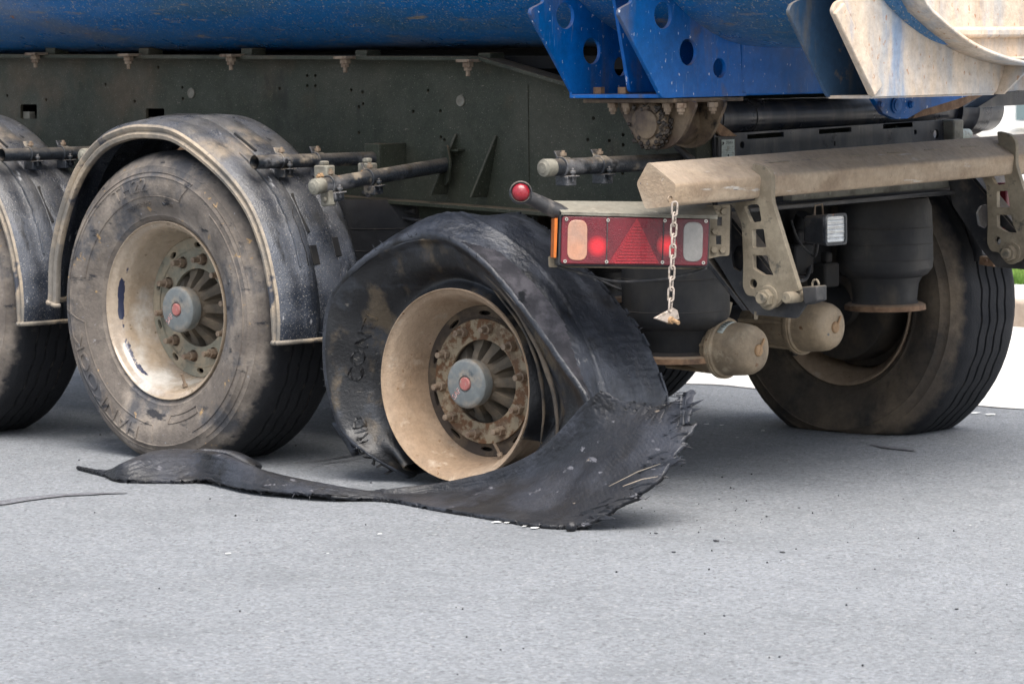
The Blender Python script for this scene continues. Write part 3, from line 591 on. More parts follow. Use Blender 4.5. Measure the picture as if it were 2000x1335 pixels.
b = B(); b.tube([P(1478, 608, Y=.50), P(1476, 623, Y=.50)], [.008, .006], 10); b.build('stay_bolt', 'arm', T)
# latch at the arm foot
b = B(); c = P(1566, 556, Y=.5)
b.prism([P(1566, 560, Y=.46), P(1595, 558, Y=.46), P(1595, 588, Y=.46), P(1570, 596, Y=.46)], (0, .05, 0)); la = b.build('latch', 'black', T, bevel=.004)
b = B(); cc2 = P(1593, 556, Y=.5); b.tube([cc2+V((.012*math.cos(a), 0, .016*math.sin(a))) for a in [k*.45 for k in range(13)]], .0035, 8); b.build('spring_ring', 'arm', la)

# retaining chain hanging off the beam end
ch = empty('retaining_chain', (0, 0, 0)); ch.parent = T
c0, c1 = P(1318, 397, X=2.20), P(1309, 606, X=2.20)
b = B(); b.lathe([(0, 0), (0, .010), (.004, .010)], 14, V((2.19, c0.y-.012, c0.z+.012)), 'X'); b.build('anchor_rivet', 'beam', ch)
n = 10; d = (c1-c0)/n; ln = d.length
for k in range(n):
    c = c0+d*(k+.5); s1 = V((.0, 1, 0)) if k % 2 == 0 else V((.85, -.5, 0))
    s1 = (RT*.9 if k % 2 == 0 else (RT*.45+FW*.75)).normalized(); pts = []
    for j in range(20):
        a = 2*math.pi*j/20; hx_ = .0078*math.cos(a); vz = (ln*.5-.003)*(1 if math.sin(a) > 0 else -1)+.0075*math.sin(a)
        if abs(math.sin(a)) < .05: vz = 0
        pts.append(c+s1*hx_+d.normalized()*vz)
    pts.append(pts[0]); pts.append(pts[1])
    b = B(); b.tube(pts, .0030, 8, caps=False); b.build('chain_link', 'chain', ch)
b = B(); b.prism([P(x, y, X=2.19) for x, y in [(1275, 621), (1311, 601), (1319, 606), (1322, 622), (1300, 630)]], (.010, 0, 0)); b.build('end_tab', 'chain', ch, bevel=.001)
b = B(); c = P(1309, 625, X=2.2); b.tube([c+V((-.01, 0, 0)), c+V((.008, 0, 0))], .0105, 14); b.tube([c+V((.012, 0, 0)), c+V((.035, -.004, -.006))], .006, 10); b.build('end_pin', 'knob', ch)

# ------------------------------------------------------------------ tail lamp (knocked askew, faces the road side)
LN = V((.797, -.60, .06)).normalized(); LO = P(1240, 470, X=1.99)
LX = V((0, 0, 1)).cross(LN).normalized(); LZ = LN.cross(LX)
def lp(x, y, off=0):
    p = PN(x, y, LO, LN)-LO; return (p.dot(LX), p.dot(LZ))
def lam(c, o=0): return LO+LX*c.x+LZ*c.y+LN*(c.z+o)
def lpart(name, poly, holes, t, off, m, par, bev=.001, rr=.0):
    pts = [lp(x, y) for x, y in poly]
    if rr: pts = roundpoly(pts, rr, 5)
    b = B(); b.add_mesh(flat(pts, [[*h] for h in holes], t, bev), lambda c: lam(c, off)); return b.build(name, m, par)
TL, TR, BR, BL = (1093, 418), (1388, 424), (1384, 523), (1090, 519)
house = lpart('tail_lamp', [TL, TR, BR, BL], [], .06, -.032, 'black', T, .004, .010)
lpart('red_lens', [(1097, 422), (1384, 428), (1380, 519), (1094, 515)], [], .012, .004, 'lensred', house, .003, .010)
lpart('amber_window', [(1108, 429), (1146, 430), (1145, 509), (1106, 508)], [], .008, .0082, 'window_a', house, .002, .026)
lpart('clear_window', [(1334, 433), (1372, 434), (1370, 511), (1332, 511)], [], .008, .0082, 'window_w', house, .002, .026)
lpart('reflector_triangle', [(1243, 426), (1286, 515), (1187, 514)], [], .006, .0085, 'triangle', house, .001)
lpart('lens_divider', [(1184, 424), (1186, 424), (1184, 516), (1182, 516)], [], .003, .0105, 'black', house, 0)
lpart('lens_divider', [(1294, 426), (1296, 426), (1293, 518), (1291, 518)], [], .003, .0105, 'black', house, 0)
for x, y, r_ in ((1166, 481, 24), (1301, 479, 22)):
    b = B(); u, v_ = lp(x, y); oc = LO+LX*u+LZ*v_+LN*.0104
    vs = [b.bm.verts.new(LX*(r_/690*math.cos(k*.2618))+LZ*(r_*1.3/690*math.sin(k*.2618))) for k in range(24)]; b.bm.faces.new(vs)
    o = b.build('lit_bulb_patch', 'lit', house); o.location = oc
for k in range(13):
    yy = 440+k*6; hw = (yy-426)*.5
    lpart('reflector_rib', [(1243-hw*1.02, yy), (1243+hw*.9, yy), (1243+hw*.9, yy+2.2), (1243-hw*1.02, yy+2.2)], [], .002, .0122, 'tribar', house, 0)
for x, y in [(1105, 428), (1186, 430), (1297, 431), (1377, 432), (1102, 510), (1183, 511), (1292, 512), (1372, 513)]:
    u, v_ = lp(x, y); b = B(); c = lam(V((u, v_, 0)), .0105)
    b.hexa(c, LN, .0052, .003, n=14); b.hexa(c+LN*.003, LN, .0022, .0006, mi=1, n=10); b.build('screw', ['chrome', 'ink'], house)
b = B(); 
pts = [lp(x, y) for x, y in [(1084, 426), (1090, 426), (1087, 503), (1082, 503)]]
b.add_mesh(flat(pts, [], .05), lambda c: lam(c, -.03)); b.build('amber_side_marker', 'amber', house, bevel=.002)
# hood plate and mounting plate
def lq(x, y, off): u, v_ = lp(x, y); return LO+LX*u+LZ*v_+LN*off
b = B(); b.prism([lq(1095, 416, .012), lq(1400, 424, .012), lq(1405, 396, -.10), lq(1086, 393, -.10)], LZ*.004)
b.prism([lq(1095, 416, .012), lq(1400, 424, .012), lq(1400, 428, .012), lq(1095, 420, .012)], -LN*.003)
sh = b.build('lamp_hood', 'plate', T, bevel=.001)
pts = [lp(x, y) for x, y in [(1388, 400), (1437, 399), (1435, 499), (1412, 501), (1392, 506), (1388, 526), (1080, 522), (1079, 500), (1090, 500), (1386, 506)]]
hl = [[lp(1360+x/3.339, 360+y/3.339) for x, y in q] for q in ([(170, 210), (202, 210), (200, 268), (170, 268)], [(163, 333), (196, 333), (196, 390), (163, 390)])]
b = B(); b.add_mesh(flat(roundpoly(pts, .006, 3), hl, .006, .001), lambda c: lam(c, -.068)); mp_ = b.build('lamp_bracket', 'arm', T)
for x, y in [(157, 188), (210, 175), (152, 305), (146, 428), (203, 428)]:
    b = B(); b.hexa(lq(1360+x/3.339, 360+y/3.339, -.065), LN, .0105, .010); b.build('bolt', 'arm', mp_, bevel=.0015)
b = B(); b.prism([lq(1437, 399, -.066), lq(1435, 499, -.066), lq(1446, 497, -.30), lq(1448, 402, -.30)], (.006, 0, 0)); b.build('side_plate', 'black', mp_)
b = B(); b.tube([cr([lq(x, y, -.05) for x, y in [(1095, 520), (1150, 536), (1210, 549), (1290, 546), (1350, 535), (1388, 524)]], k/24) for k in range(25)], .0042, 8); b.build('lamp_cable', 'wire', T)
# round marker lamp on a rubber stalk
mc = P(1017, 376, X=1.80)
ax = (CAM-mc).normalized(); ax = (ax*.97+RT*.05+UP*.12).normalized()
e_ = lq(1092, 412, -.03)
b = B(); b.tube([mc-ax*.02+UP*-.006, mc.lerp(e_, .35)-ax*.015, e_, e_+RT*.05-UP*.03], [.020, .021, .024, .024], 18); mk = b.build('marker_lamp', 'wire', T)
def onax(prof, name, m, par, n=36):
    q = ax.to_track_quat('Z', 'Y').to_matrix(); b = B(); b.lathe(prof, n, ax='Z')
    for v_ in b.bm.verts: v_.co = mc+q@v_.co
    return b.build(name, m, par)
onax([(-.045, .022), (-.04, .030), (.0, .0345), (.006, .034), (.010, .030), (.006, .026), (.004, 0)], 'rubber_housing', 'tube', mk)
onax([(.005, .026), (.012, .0245), (.018, .019), (.021, .011), (.022, 0)], 'red_dome', 'domered', mk)

# work lamp
b = B(); c = P(1632, 448, X=2.06)
b.box((1.965, c.y-.053, c.z-.048), (2.055, c.y+.053, c.z+.048), 0, lambda p: V((p.x, c.y+(p.y-c.y)*(.86 if p.x < 2 else 1), c.z+(p.z-c.z)*(.88 if p.x < 2 else 1)))); wl = b.build('work_lamp', 'black', T, bevel=.010)
b = B(); b.add_mesh(flat(roundpoly([(-.056, -.050), (.056, -.050), (.056, .050), (-.056, .050)], .014), [roundpoly([(-.046, -.041), (.046, -.041), (.046, .041), (-.046, .041)], .010)], .012, .002), lambda q: V((2.058+q.z, c.y+q.x, c.z+q.y))); b.build('bezel', 'tube', wl)
b = B()
rows = []
for i in range(41):
    z = -.041+.082*i/40; rows.append([V((2.058+.0022*abs(math.sin(i*.9)), c.y+y, c.z+z)) for y in (-.046, .046)])
b.grid(rows); b.build('lens', 'lens', wl)
b = B(); b.tube([(2.0, c.y-.03, c.z+.04), (2.0, c.y-.026, c.z+.075), (2.0, c.y+.01, c.z+.078), (2.0, c.y+.014, c.z+.04)], .003, 8); b.build('wire_bail', 'bolt', wl)

# ------------------------------------------------------------------ air springs
def airbag(x, y, z0, z1, ztop, r=.163):
    # z0 piston foot, z1 bag bottom
    b = B(); o = V((x, y, 0))
    b.lathe([(z1-.005, .10), (z1-.012, r*.72), (z1, r*.88), (z1+.022, r*.985), (z1+.05, r), (ztop-.10, r*.99), (ztop-.03, r*.97), (ztop, r*.9), (ztop, 0)], 64, o, 'Z'); a = b.build('air_spring', 'bag', T)
    b = B(); b.lathe([(z1-.006, r*.78), (z1-.03, r*.70), (z0+.035, r*.66), (z0+.022, r*.70)], 64, o, 'Z'); b.build('piston', 'bag', a)
    b = B(); b.lathe([(z0+.022, 0), (z0+.024, r*.78), (z0+.018, r*.84), (z0+.002, r*.85), (z0, r*.8), (z0, 0)], 64, o, 'Z'); b.build('foot_flange', 'rust', a)
    for q in range(3):
        b = B(); zz_ = z1+.05+(ztop-z1-.15)*q/2
        b.lathe([(zz_, r*1.0), (zz_+.002, r*1.006), (zz_+.004, r*1.0)], 64, o, 'Z'); b.build('moulded_ring', 'bag', a)
    return a
airbag(1.70, .64, .376, .487, .84, .170)
airbag(1.70, 1.74, .466, .587, .845, .163)
airbag(.36, .68, .44, .56, .86, .163); airbag(.39, 1.74, .44, .56, .86, .163); airbag(-.92, .68, .44, .56, .86)
# axles and trailing arms
for X, zc, ym in ((1.31, .33, .46), (0, .503, .49), (-1.31, .503, .49)):
    b = B(); b.tube([(X, .30, zc), (X, 2.1, ym)], .073, 24); b.build('axle', 'deep', T)
    for y in (.70, 1.68):
        zz_ = zc+(ym-zc)*(y-.3)/1.8
        b = B(); b.prism([(X-.55, y-.045, zz_+.18), (X-.1, y-.045, zz_+.13), (X+.14, y-.045, zz_+.05), (X+.16, y-.045, zz_-.02), (X+.12, y-.045, zz_-.09), (X-.1, y-.045, zz_-.09), (X-.55, y-.045, zz_+.08)], (0, .09, 0)); ar = b.build('trailing_arm', 'deep', T, bevel=.008)
        b = B()
        for dx in (-.07, .07): b.tube([(X+dx, y-.03, zz_-.13), (X+dx, y-.03, zz_+.18)], .013, 8); b.hexa((X+dx, y-.03, zz_+.15), (0, 0, 1), .024, .02)
        b.box((X-.10, y-.055, zz_+.10), (X+.10, y+.055, zz_+.14)); b.build('u_bolts', 'drum', ar, bevel=.004)
# shock/linkage jumble behind the lamps
for (x0, y0, z0, x1, y1, z1, r_) in ((1.45, .95, .50, 1.62, 1.0, .80, .028), (1.45, 1.45, .50, 1.62, 1.40, .80, .028), (1.5, .8, .62, 1.5, 1.6, .66, .02)):
    b = B(); b.tube([(x0, y0, z0), (x1, y1, z1)], r_, 14); b.build('damper', 'deep', T)
for k, (y, z, s) in enumerate([(1.30, .66, .05), (1.45, .60, .04), (1.15, .60, .04)]):
    b = B(); b.box((1.62, y-s, z-s), (1.70, y+s, z+s)); b.box((1.66, y-s*.4, z+s), (1.69, y+s*.4, z+s*1.9)); b.build('valve_block', 'deep', T, bevel=.008)

# ------------------------------------------------------------------ brake chambers
def chamber(x, y, z, yawd, s=1.):
    o = V((x, y, z)); q = Matrix.Rotation(R(yawd), 3, 'Z')
    def mk(prof, name, m, par, n=56):
        b = B(); b.lathe(prof, n, ax='X')
        for v_ in b.bm.verts: v_.co = o+q@(v_.co*s)
        return b.build(name, m, par)
    c = mk([(-.30, 0), (-.30, .05), (-.285, .068), (-.20, .080), (-.155, .084), (-.148, .0905), (-.132, .0925), (-.122, .0905), (-.118, .085), (-.085, .083), (-.050, .0805), (-.030, .077), (-.014, .069), (-.004, .056), (0, .042), (0, 0)], 'brake_chamber', 'chamber', T)
    mk([(-.140, .0925), (-.140, .0955), (-.128, .0955), (-.128, .0925)], 'clamp_band', 'chamber', c)
    mk([(-.002, .019), (.004, .0185), (.007, .015), (.008, 0)], 'release_plug', 'knob', c, 28)
    b = B(); b.obox((0.006, .012, .018), (1, 0, 0), (0, .55, .85), (0, -.85, .55), .005, .040, .007)
    for v_ in b.bm.verts: v_.co = o+q@(v_.co*s)
    b.build('release_key', 'knob', c)
    b = B()          # rating label on the shell
    rows = []
    for i in range(9):
        a = R(88+i*6.5); rows.append([V((xx, .0862*math.cos(a)-.0*xx, .0862*math.sin(a))) for xx in (-.112, -.09)])
    rows = [[V((p.x, p.y*(1 if p.x < -.1 else .965), p.z*(1 if p.x < -.1 else .965))) for p in r] for r in rows]
    b.grid(rows)
    for v_ in b.bm.verts: v_.co = o+q@(v_.co*s)
    b.build('rating_label', 'sticker', c, solid=.0008)
    b = B(); rows = []
    for i in range(9):
        a = R(60+i*2.0)
    for j in range(5):
        a0 = R(94+j*7)
        b.grid([[V((xx, .0872*k_*math.cos(a), .0872*k_*math.sin(a))) for xx, k_ in ((-.108, 1), (-.096, .975))] for a in (a0, a0+R(2.5))])
    for v_ in b.bm.verts: v_.co = o+q@(v_.co*s)
    b.build('label_print', 'ink', c)
    mk([(-.36, 0), (-.36, .052), (-.345, .060), (-.30, .062), (-.29, .055)], 'service_housing', 'chamber', c)
    for aa in (60, -50, 170, 240):
        b = B(); b.tube([(-.34, .074*math.cos(R(aa)), .074*math.sin(R(aa))), (-.15, .082*math.cos(R(aa)), .082*math.sin(R(aa)))], .007, 10)
        for v_ in b.bm.verts: v_.co = o+q@(v_.co*s)
        b.build('cage_bolt', 'chamber', c)
    return c
c = P(1481, 684, X=1.98); chamber(1.98, c.y, c.z, 0)
c = P(1631, 639, X=1.88); chamber(1.88, c.y, c.z, 0)
b = B(); b.tube([P(1395, 640, X=1.80), P(1420, 612, X=1.80), P(1425, 590, X=1.8)], .010, 8); b.build('brake_hose', 'arm', T)

def hose(pts, r_, m='wire', name='air_hose'):
    b = B(); n_ = 40; b.tube([cr([V(p) for p in pts], k/n_) for k in range(n_+1)], r_, 8); return b.build(name, m, T)
hose([(1.56, .60, .62), (1.70, .62, .58), (1.80, .70, .50), (1.76, .76, .45)], .008)
hose([(1.50, 1.2, .78), (1.66, 1.15, .70), (1.74, 1.20, .60), (1.70, 1.2, .50)], .008)
hose([(1.76, .98, .84), (1.80, 1.02, .66), (1.74, 1.25, .60), (1.62, 1.45, .72)], .007)
hose([P(1130, 522, Y=.5), P(1200, 560, Y=.55), P(1300, 590, Y=.6), P(1390, 600, Y=.62)], .006)
hose([(-.55, .64, .93), (-.2, .635, .84), (.2, .635, .83), (.56, .64, .82)], .009)
hose([(.3, .645, .88), (.5, .63, .80), (.8, .63, .79), (1.1, .645, .80)], .007)
hose([P(1598, 470, X=1.97), P(1590, 500, X=1.9), P(1560, 470, X=1.85), P(1545, 430, X=1.82)], .004)
# ------------------------------------------------------------------ mudguard tubes with clamps
def stub(p0, p1, name='mudguard_tube', cap=None, r_=.024, clamps=(), m='tube', rust=False):
    p0, p1 = V(p0), V(p1); d = (p1-p0).normalized(); b = B()
    b.tube([p0, p0.lerp(p1, .5), p1], r_, 24, caps=False)
    b.tube([p0+d*.001, p0.lerp(p1, .5), p1], r_*.86, 24, caps=False)
    o = b.build(name, m, T)
    if cap:
        b = B(); q = (-d).to_track_quat('Z', 'Y').to_matrix(); b.lathe([(-.035, r_*1.04), (0, r_*1.06), (.004, r_), (.006, r_*.75), (.010, r_*.6), (.012, 0)], 24, ax='Z')
        for v_ in b.bm.verts: v_.co = p0+q@v_.co
        b.build('end_cap', cap, o)
    sd_ = d.cross(V((0, 0, 1))).normalized(); up = sd_.cross(d)
    for k, t in enumerate(clamps):
        c = p0+(p1-p0)*t; b = B()
        b.tube([c-d*.017, c+d*.017], r_*1.16, 24)
        b.tube([c-d*.019, c-d*.013], r_*1.26, 24); 
        b.obox(c-up*(r_+.016)+sd_*.006, d, sd_, up, .040, .050, .028); b.obox(c-up*(r_+.002)+sd_*.03, d, sd_, up, .036, .034, .005)
        b.obox(c+up*(r_+.008)-sd_*.02, d, sd_, (up-sd_*.6), .030, .006, .034)
        b.tube([c-up*(r_+.02)+sd_*.034, c-up*(r_-.022)+sd_*.034], .0055, 8); b.hexa(c-up*(r_-.006)+sd_*.034, up, .010, .009)
        cl = b.build('tube_clamp', m, o, bevel=.002)
        b = B(); b.tube([c+up*(r_-.004)-sd_*.004, c+up*(r_+.024)-sd_*.004], .0055, 8); b.hexa(c+up*(r_+.008)-sd_*.004, up, .0105, .009); b.build('clamp_bolt', 'bolt', o)
    return o
a = P(3, 303, Y=-.01); stub(a, (a.x, .66, a.z-.004), r_=.0225, clamps=(.20, .42))
a = P(162, 304, Y=.02); stub(a, (a.x, .66, a.z), r_=.0235, cap='plate', m='rust', clamps=())
a = P(497, 317, Y=-.01); stub(a, (a.x, .530, a.z-.004), r_=.0225, clamps=(.23, .53))
b = B(); b.box((a.x-.035, .524, a.z-.05), (a.x+.035, .532, a.z+.045)); b.box((a.x+.029, .532, a.z-.05), (a.x+.035, .652, a.z+.045)); b.build('tube_flange', 'web', T, bevel=.002)
a = P(614, 365, Y=.0); bpt = P(872, 322, Y=.615); stub(a, bpt, r_=.0245, cap='plate', clamps=(.13, .42))
a = P(1063, 328, Y=.02); stub(a, (a.x, .66, a.z), r_=.0255, cap='plate', clamps=(.14, .40))
# white-dusted saddle blocks clamped on the bent tube
for x, y, s in ((634, 336, 1.), (718, 330, .9)):
    c = P(x, y, Y=.08 if x < 700 else .27); b = B()
    b.box((c.x-.030*s, c.y-.02, c.z-.028*s), (c.x+.030*s, c.y+.02, c.z+.022*s)); b.box((c.x-.016, c.y-.01, c.z+.02), (c.x+.012, c.y+.012, c.z+.036)); k = b.build('saddle_block', 'plate', T, bevel=.005)
    b = B(); b.hexa((c.x+.006, c.y-.02, c.z-.012), (0, -1, 0), .011, .010); b.tube([(c.x+.006, c.y-.028, c.z-.012), (c.x+.006, c.y-.040, c.z-.013)], .0055, 8); b.build('bolt', 'knob', k)
for x, y, Y in ((641, 398, .06), (731, 367, .27)):
    c = P(x, y, Y=Y); b = B(); b.obox((c.x, c.y, c.z+.018), (1, 0, .1), (0, 1, 0), (-.1, 0, 1), .042, .03, .05); b.hexa((c.x+.004, c.y-.015, c.z+.014), (0, -1, 0), .011, .010); b.build('clamp_foot', 'plate', T, bevel=.006)
# wall flanges of the tubes
b = B(); c = P(871, 322, Y=.62); pts = []
b.add_mesh(flat(roundpoly([(c.x-.035, c.z-.075), (c.x+.03, c.z-.06), (c.x+.05, c.z), (c.x+.02, c.z+.07), (c.x-.035, c.z+.055)], .02), [], .010, .001), lambda q: V((q.x, .622+q.z-.6*(q.x-c.x), q.y)))
b.box((c.x-.02, .622, c.z+.045), (c.x+.055, .654, c.z+.052)); b.build('tube_flange', 'web', T)
b = B(); c = P(738, 288, Y=.64); b.box((c.x-.014, .638, c.z-.075), (c.x+.022, .652, c.z+.016)); b.box((c.x+.022, .60, c.z-.075), (c.x+.028, .652, c.z+.016)); fl = b.build('tube_flange', 'web', T, bevel=.002)
b = B(); b.hexa((c.x+.0, .638, c.z-.004), (0, -1, 0), .010, .008); b.build('bolt', 'rust', fl)

# ------------------------------------------------------------------ wheels
def sidey(r):            # outer sidewall y against radius
    pts = [(.292, .020), (.305, .004), (.33, -.008), (.37, -.026), (.41, -.037), (.45, -.036), (.48, -.026), (.505, -.008), (.522, .012), (.532, .035)]
    for (a, ya), (b_, yb) in zip(pts, pts[1:]):
        if r <= b_: 
            t = (r-a)/(b_-a); return ya+(yb-ya)*t
    return .035
def make_tyre(h, m, parent, txt=True, name='tyre'):
    ring = [(r, sidey(r)) for r in (.292, .298, .305, .312, .318, .32, .325, .34, .355, .37, .39, .41, .43, .449, .451, .453, .456, .47, .484, .486, .488, .50, .508, .516, .523, .528, .5315)]
    bumps = {.318: .0025, .32: .0035, .325: .001, .451: .0026, .453: .0026, .486: .002}
    prof = [(y-bumps.get(r, 0), r, 0) for r, y in ring]
    yl = .040
    tread = []
    for g in (.092, .139, .186, .233):
        tread += [(g-.006, .5350, 1), (g-.0045, .524, 1), (g+.0045, .524, 1), (g+.006, .5350, 1)]
    prof += [(yl, .533, 0), (.055, .5345, 0)]+tread+[(.270, .5345, 0), (.325-yl, .533, 0)]+[(.325-(y-bumps.get(r, 0)), r, 0) for r, y in ring[::-1]]
    prof += [(.30, .286, 0), (.02, .286, 0)]
    n = 360; rows = []
    for i in range(n):
        a = 2*math.pi*i/n; row = []
        zg = .0042*(abs((i/6) % 2-1)*2-1)
        for y, r, g in prof:
            yy = y+(zg if g else 0); x, z = r*math.cos(a), r*math.sin(a)
            if .5 < r and not g: yy += 0; r2 = r+.0012*noise.noise(V((a*20, y*30, 0))); x, z = r2*math.cos(a), r2*math.sin(a)
            k = max(0, (-z-h*.72)/(h*.28)); k = min(1, k)
            if r > .3:
                sd = 1 if y > .1625 else -1
                yy += sd*.022*k*math.sin(math.pi*min(1, max(0, (r-.29)/.245)))**1 if abs(y-.1625) > .1 else 0
            if z < -h: z = -h+.0004*rnd.random()
            row.append(V((x, yy, z)))
        rows.append(row)
    b = B(); b.grid(rows, cu=True, cv=True)
    if txt:
        def put(s, size, a_mid, r_base, depth, sx=1.):
            depth *= 2.1
            me = text(s, size, depth)
            def fn(q):
                rr = r_base+q.y; a = R(a_mid)-q.x*sx/(r_base+size*.35)
                k = min(1, max(0, (-rr*math.sin(a)-h*.72)/(h*.28)))
                return V((rr*math.cos(a), sidey(rr)-.0004-q.z-.022*k*math.sin(math.pi*(rr-.29)/.245), rr*math.sin(a)))
            b.add_mesh(me, fn)
        put('TH22', .062, 107, .392, .0016, 1.25)
        put('HANKOOK', .062, 225, .392, .0016, 1.45)
        put('385/65R22.5', .020, 105, .352, .0011, 1.2)
        put('160K', .016, 80, .352, .0011)
        def arc(a0, a1, r0, r1, t=.0014):
            seg = max(2, int(abs(a1-a0)/2)); pr = []
            for k in range(seg+1):
                a = R(a0+(a1-a0)*k/seg); rr = r0+(r1-r0)*k/seg
                kk = min(1, max(0, (-rr*math.sin(a)-h*.72)/(h*.28))); bl = -.022*kk*math.sin(math.pi*(rr-.29)/.245)
                pr.append([V(((rr+e)*math.cos(a), sidey(rr+e)-d_+bl, (rr+e)*math.sin(a))) for e, d_ in ((-.0018, -.001), (0, .0034), (.0018, -.001))])
            b.grid(pr)
        def seg(a0, r0, a1, r1):
            arc(a0, a1, r0, r1)
        for A0, A1 in ((66, 168), (182, 268)):
            arc(A0, A1, .466, .466); arc(A0+6, A1-3, .386, .386); seg(A0, .466, A0+6, .386); seg(A1-3, .386, A1, .466)
        arc(276, 300, .378, .378); arc(277, 299, .352, .352); seg(276, .378, 277, .352); seg(300, .378, 299, .352)
        arc(10, 52, .466, .466); arc(-60, -20, .47, .47); arc(-66, 50, .430, .430)
    return b.build(name, m, parent, ang=40)

def nut(b, r, a, y, s=1., mi=0):
    c = V((r*math.cos(a), y, r*math.sin(a)))
    b.lathe([(0, .0), (0, .021*s), (-.004, .020*s)], 16, c, mi=mi); b.hexa(c, (0, -1, 0), .0165*s, .024, mi, rot=rnd.random())
    b.tube([c+V((0, -.02, 0)), c+V((0, -.05, 0))], .0095*s, 12, mi)
def make_wheel(loc, rim, disc, h, tyre_m='tyre', yaw=0, far=False, label=None, txt=True):
    ho = .045 if disc == 'disc3' else .0
    b = B()
    prof = [(.060, .262), (.045, .268), (.022, .276), (.012, .284), (.006, .293), (.001, .2965), (-.004, .2985), (-.004, .300), (.001, .301), (.010, .300), (.014, .294), (.03, .289), (.06, .287), (.085, .279), (.12, .262), (.20, .257), (.25, .262), (.28, .284), (.31, .289), (.317, .300), (.325, .300), (.328, .297), (.318, .286), (.29, .279), (.262, .255), (.20, .247), (.165, .247)]
    prof = [(.165, .232), (.150, .240), (.128, .247), (.105, .252), (.080, .259)]+prof
    b.lathe(prof, 128)
    wh = b.build('wheel', rim, T, label=label); wh.location = loc; wh.rotation_euler = (0, 0, yaw)
    # disc with hand holes and open centre
    D = .158
    hol = [circ(.213*math.cos(R(18+36*k)), .213*math.sin(R(18+36*k)), 1, 1) for k in range(0)]
    for k in range(10):
        a = R(18+36*k); ca, sa = math.cos(a), math.sin(a); pts = []
        L_, W_ = (.017, .010) if rim == 'rim2' else (.024, .007)
        for j in range(18):
            t = 2*math.pi*j/18; u, v_ = .214+W_*math.cos(t), L_*math.sin(t); pts.append((u*ca-v_*sa, u*sa+v_*ca))
        hol.append(pts)
    hol.append(circ(0, 0, .133, 60))
    b = B(); b.add_mesh(flat(circ(0, 0, .237, 96), hol, .014, .001), lambda q: V((q.x, D+q.z, q.y)))
    b.lathe([(D-.010, .196), (D-.009, .203), (D-.002, .207)], 96)
    b.build('wheel_disc', 'darkdisc' if disc == 'disc3' else disc, wh)
    if disc == 'disc3':
        b = B(); b.add_mesh(flat(circ(0, 0, .196, 96), [circ(0, 0, .131, 60)], .010, .002), lambda q: V((q.x, D-.014+q.z, q.y))); b.build('flange_ring', 'disc3', wh)
    # cast hub with ten ribs
    b = B(); b.lathe([(D+.010, .145), (D+.03, .134), (D+.06, .125), (D+.07, .10), (D+.07, .0)], 60); 
    b.lathe([(D-.060, .060), (D-.02, .068), (D+.02, .085), (D+.05, .10)], 48)
    for k in range(10):
        a = R(36*k); ca, sa = math.cos(a), math.sin(a); w0 = .0165
        pr = []
        for u, y0 in ((.064, D-.045), (.085, D-.030), (.110, D-.006), (.128, D+.004), (.142, D+.008)):
            ww = w0+(.018*max(0, (u-.10)/.04)) 
            pr.append([V((u*ca-s*ww*sa, y, u*sa+s*ww*ca)) for s, y in ((-1.25, D+.06), (-.8, y0+.006), (0, y0), (.8, y0+.006), (1.25, D+.06))])
        b.grid(pr)
    b.build('hub', 'hub', wh)
    b = B(); b.lathe([(D-.055, .062), (D-.060, .073), (D-.085, .0775), (D-.100, .077), (D-.106, .072), (D-.108, .066), (D-.108, .026), (D-.103, .024), (D-.103, 0)], 64)
    hc = b.build('hub_cap', 'cap', wh)
    b = B(); b.lathe([(D-.103, .021), (D-.109, .0205), (D-.1115, .018), (D-.112, 0)], 32); b.build('red_plug', 'pink', hc) if False else b.build('hub_plug', 'pink', wh)
    me = text('SAF', .026, .0006); b = B(); an = R(48)
    def fn(q):
        u, v_ = q.x*.95-.047, q.y-.010
        return V((u*math.cos(an)-v_*math.sin(an), D-.1088-q.z, u*math.sin(an)+v_*math.cos(an)))
    b.add_mesh(me, fn); b.build('lettering', 'pale', wh)
    for k in range(10):
        b = B(); nut(b, .1675, R(36*k+8), D-.016 if disc == 'disc3' else D-.007); b.build('wheel_nut', 'bolt', wh, bevel=.001)
    b = B(); a = R(-83); c = V((.262*math.cos(a), .055, .262*math.sin(a)))
    if disc == 'disc3': c = V((.243*math.cos(R(-70)), .118, .243*math.sin(R(-70))))
    dn = V((-c.x, 0, -c.z)).normalized()
    b.tube([c, c+dn*.012], .009, 10); b.tube([c+dn*.012, c+dn*.03+V((0, -.006, 0)), c+dn*.045+V((0, -.010, 0))], [.005, .0045, .0055], 10); b.build('tyre_valve', 'bolt', wh)
    if h: make_tyre(h, tyre_m, wh, txt)
    if far or True:
        b = B(); b.lathe([(.19, .12), (.19, .241), (.20, .241), (.21, .215), (.30, .212), (.33, .205), (.335, .19), (.33, .09), (.36, .07), (.36, 0)], 80); b.build('brake_drum', 'drum', wh)
    return wh

w2 = make_wheel(V((0, 0, .503)), 'rim2', 'disc2', .501, label='middle wheel with an upright dusty tyre and chipped glossy rim')
w1 = dup(w2, T, (-1.31, 0, 0)); w1['label'] = 'front wheel mostly cut off by the left edge of the photo'
w3 = make_wheel(V((1.31, .0385, .326)), 'rim3', 'disc3', 0, yaw=.067, label='rear wheel down on its bare dusty rim with a blown-out tyre')
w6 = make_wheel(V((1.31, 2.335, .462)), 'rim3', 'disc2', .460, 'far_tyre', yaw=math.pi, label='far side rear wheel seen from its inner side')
w5 = dup(w6, T, (-1.31, 0, .03)); w5['label'] = 'far side middle wheel just visible under the frame'
w4 = dup(w5, T, (-1.31, 0, 0)); w4['label'] = 'far side front wheel hidden behind the near wheels'

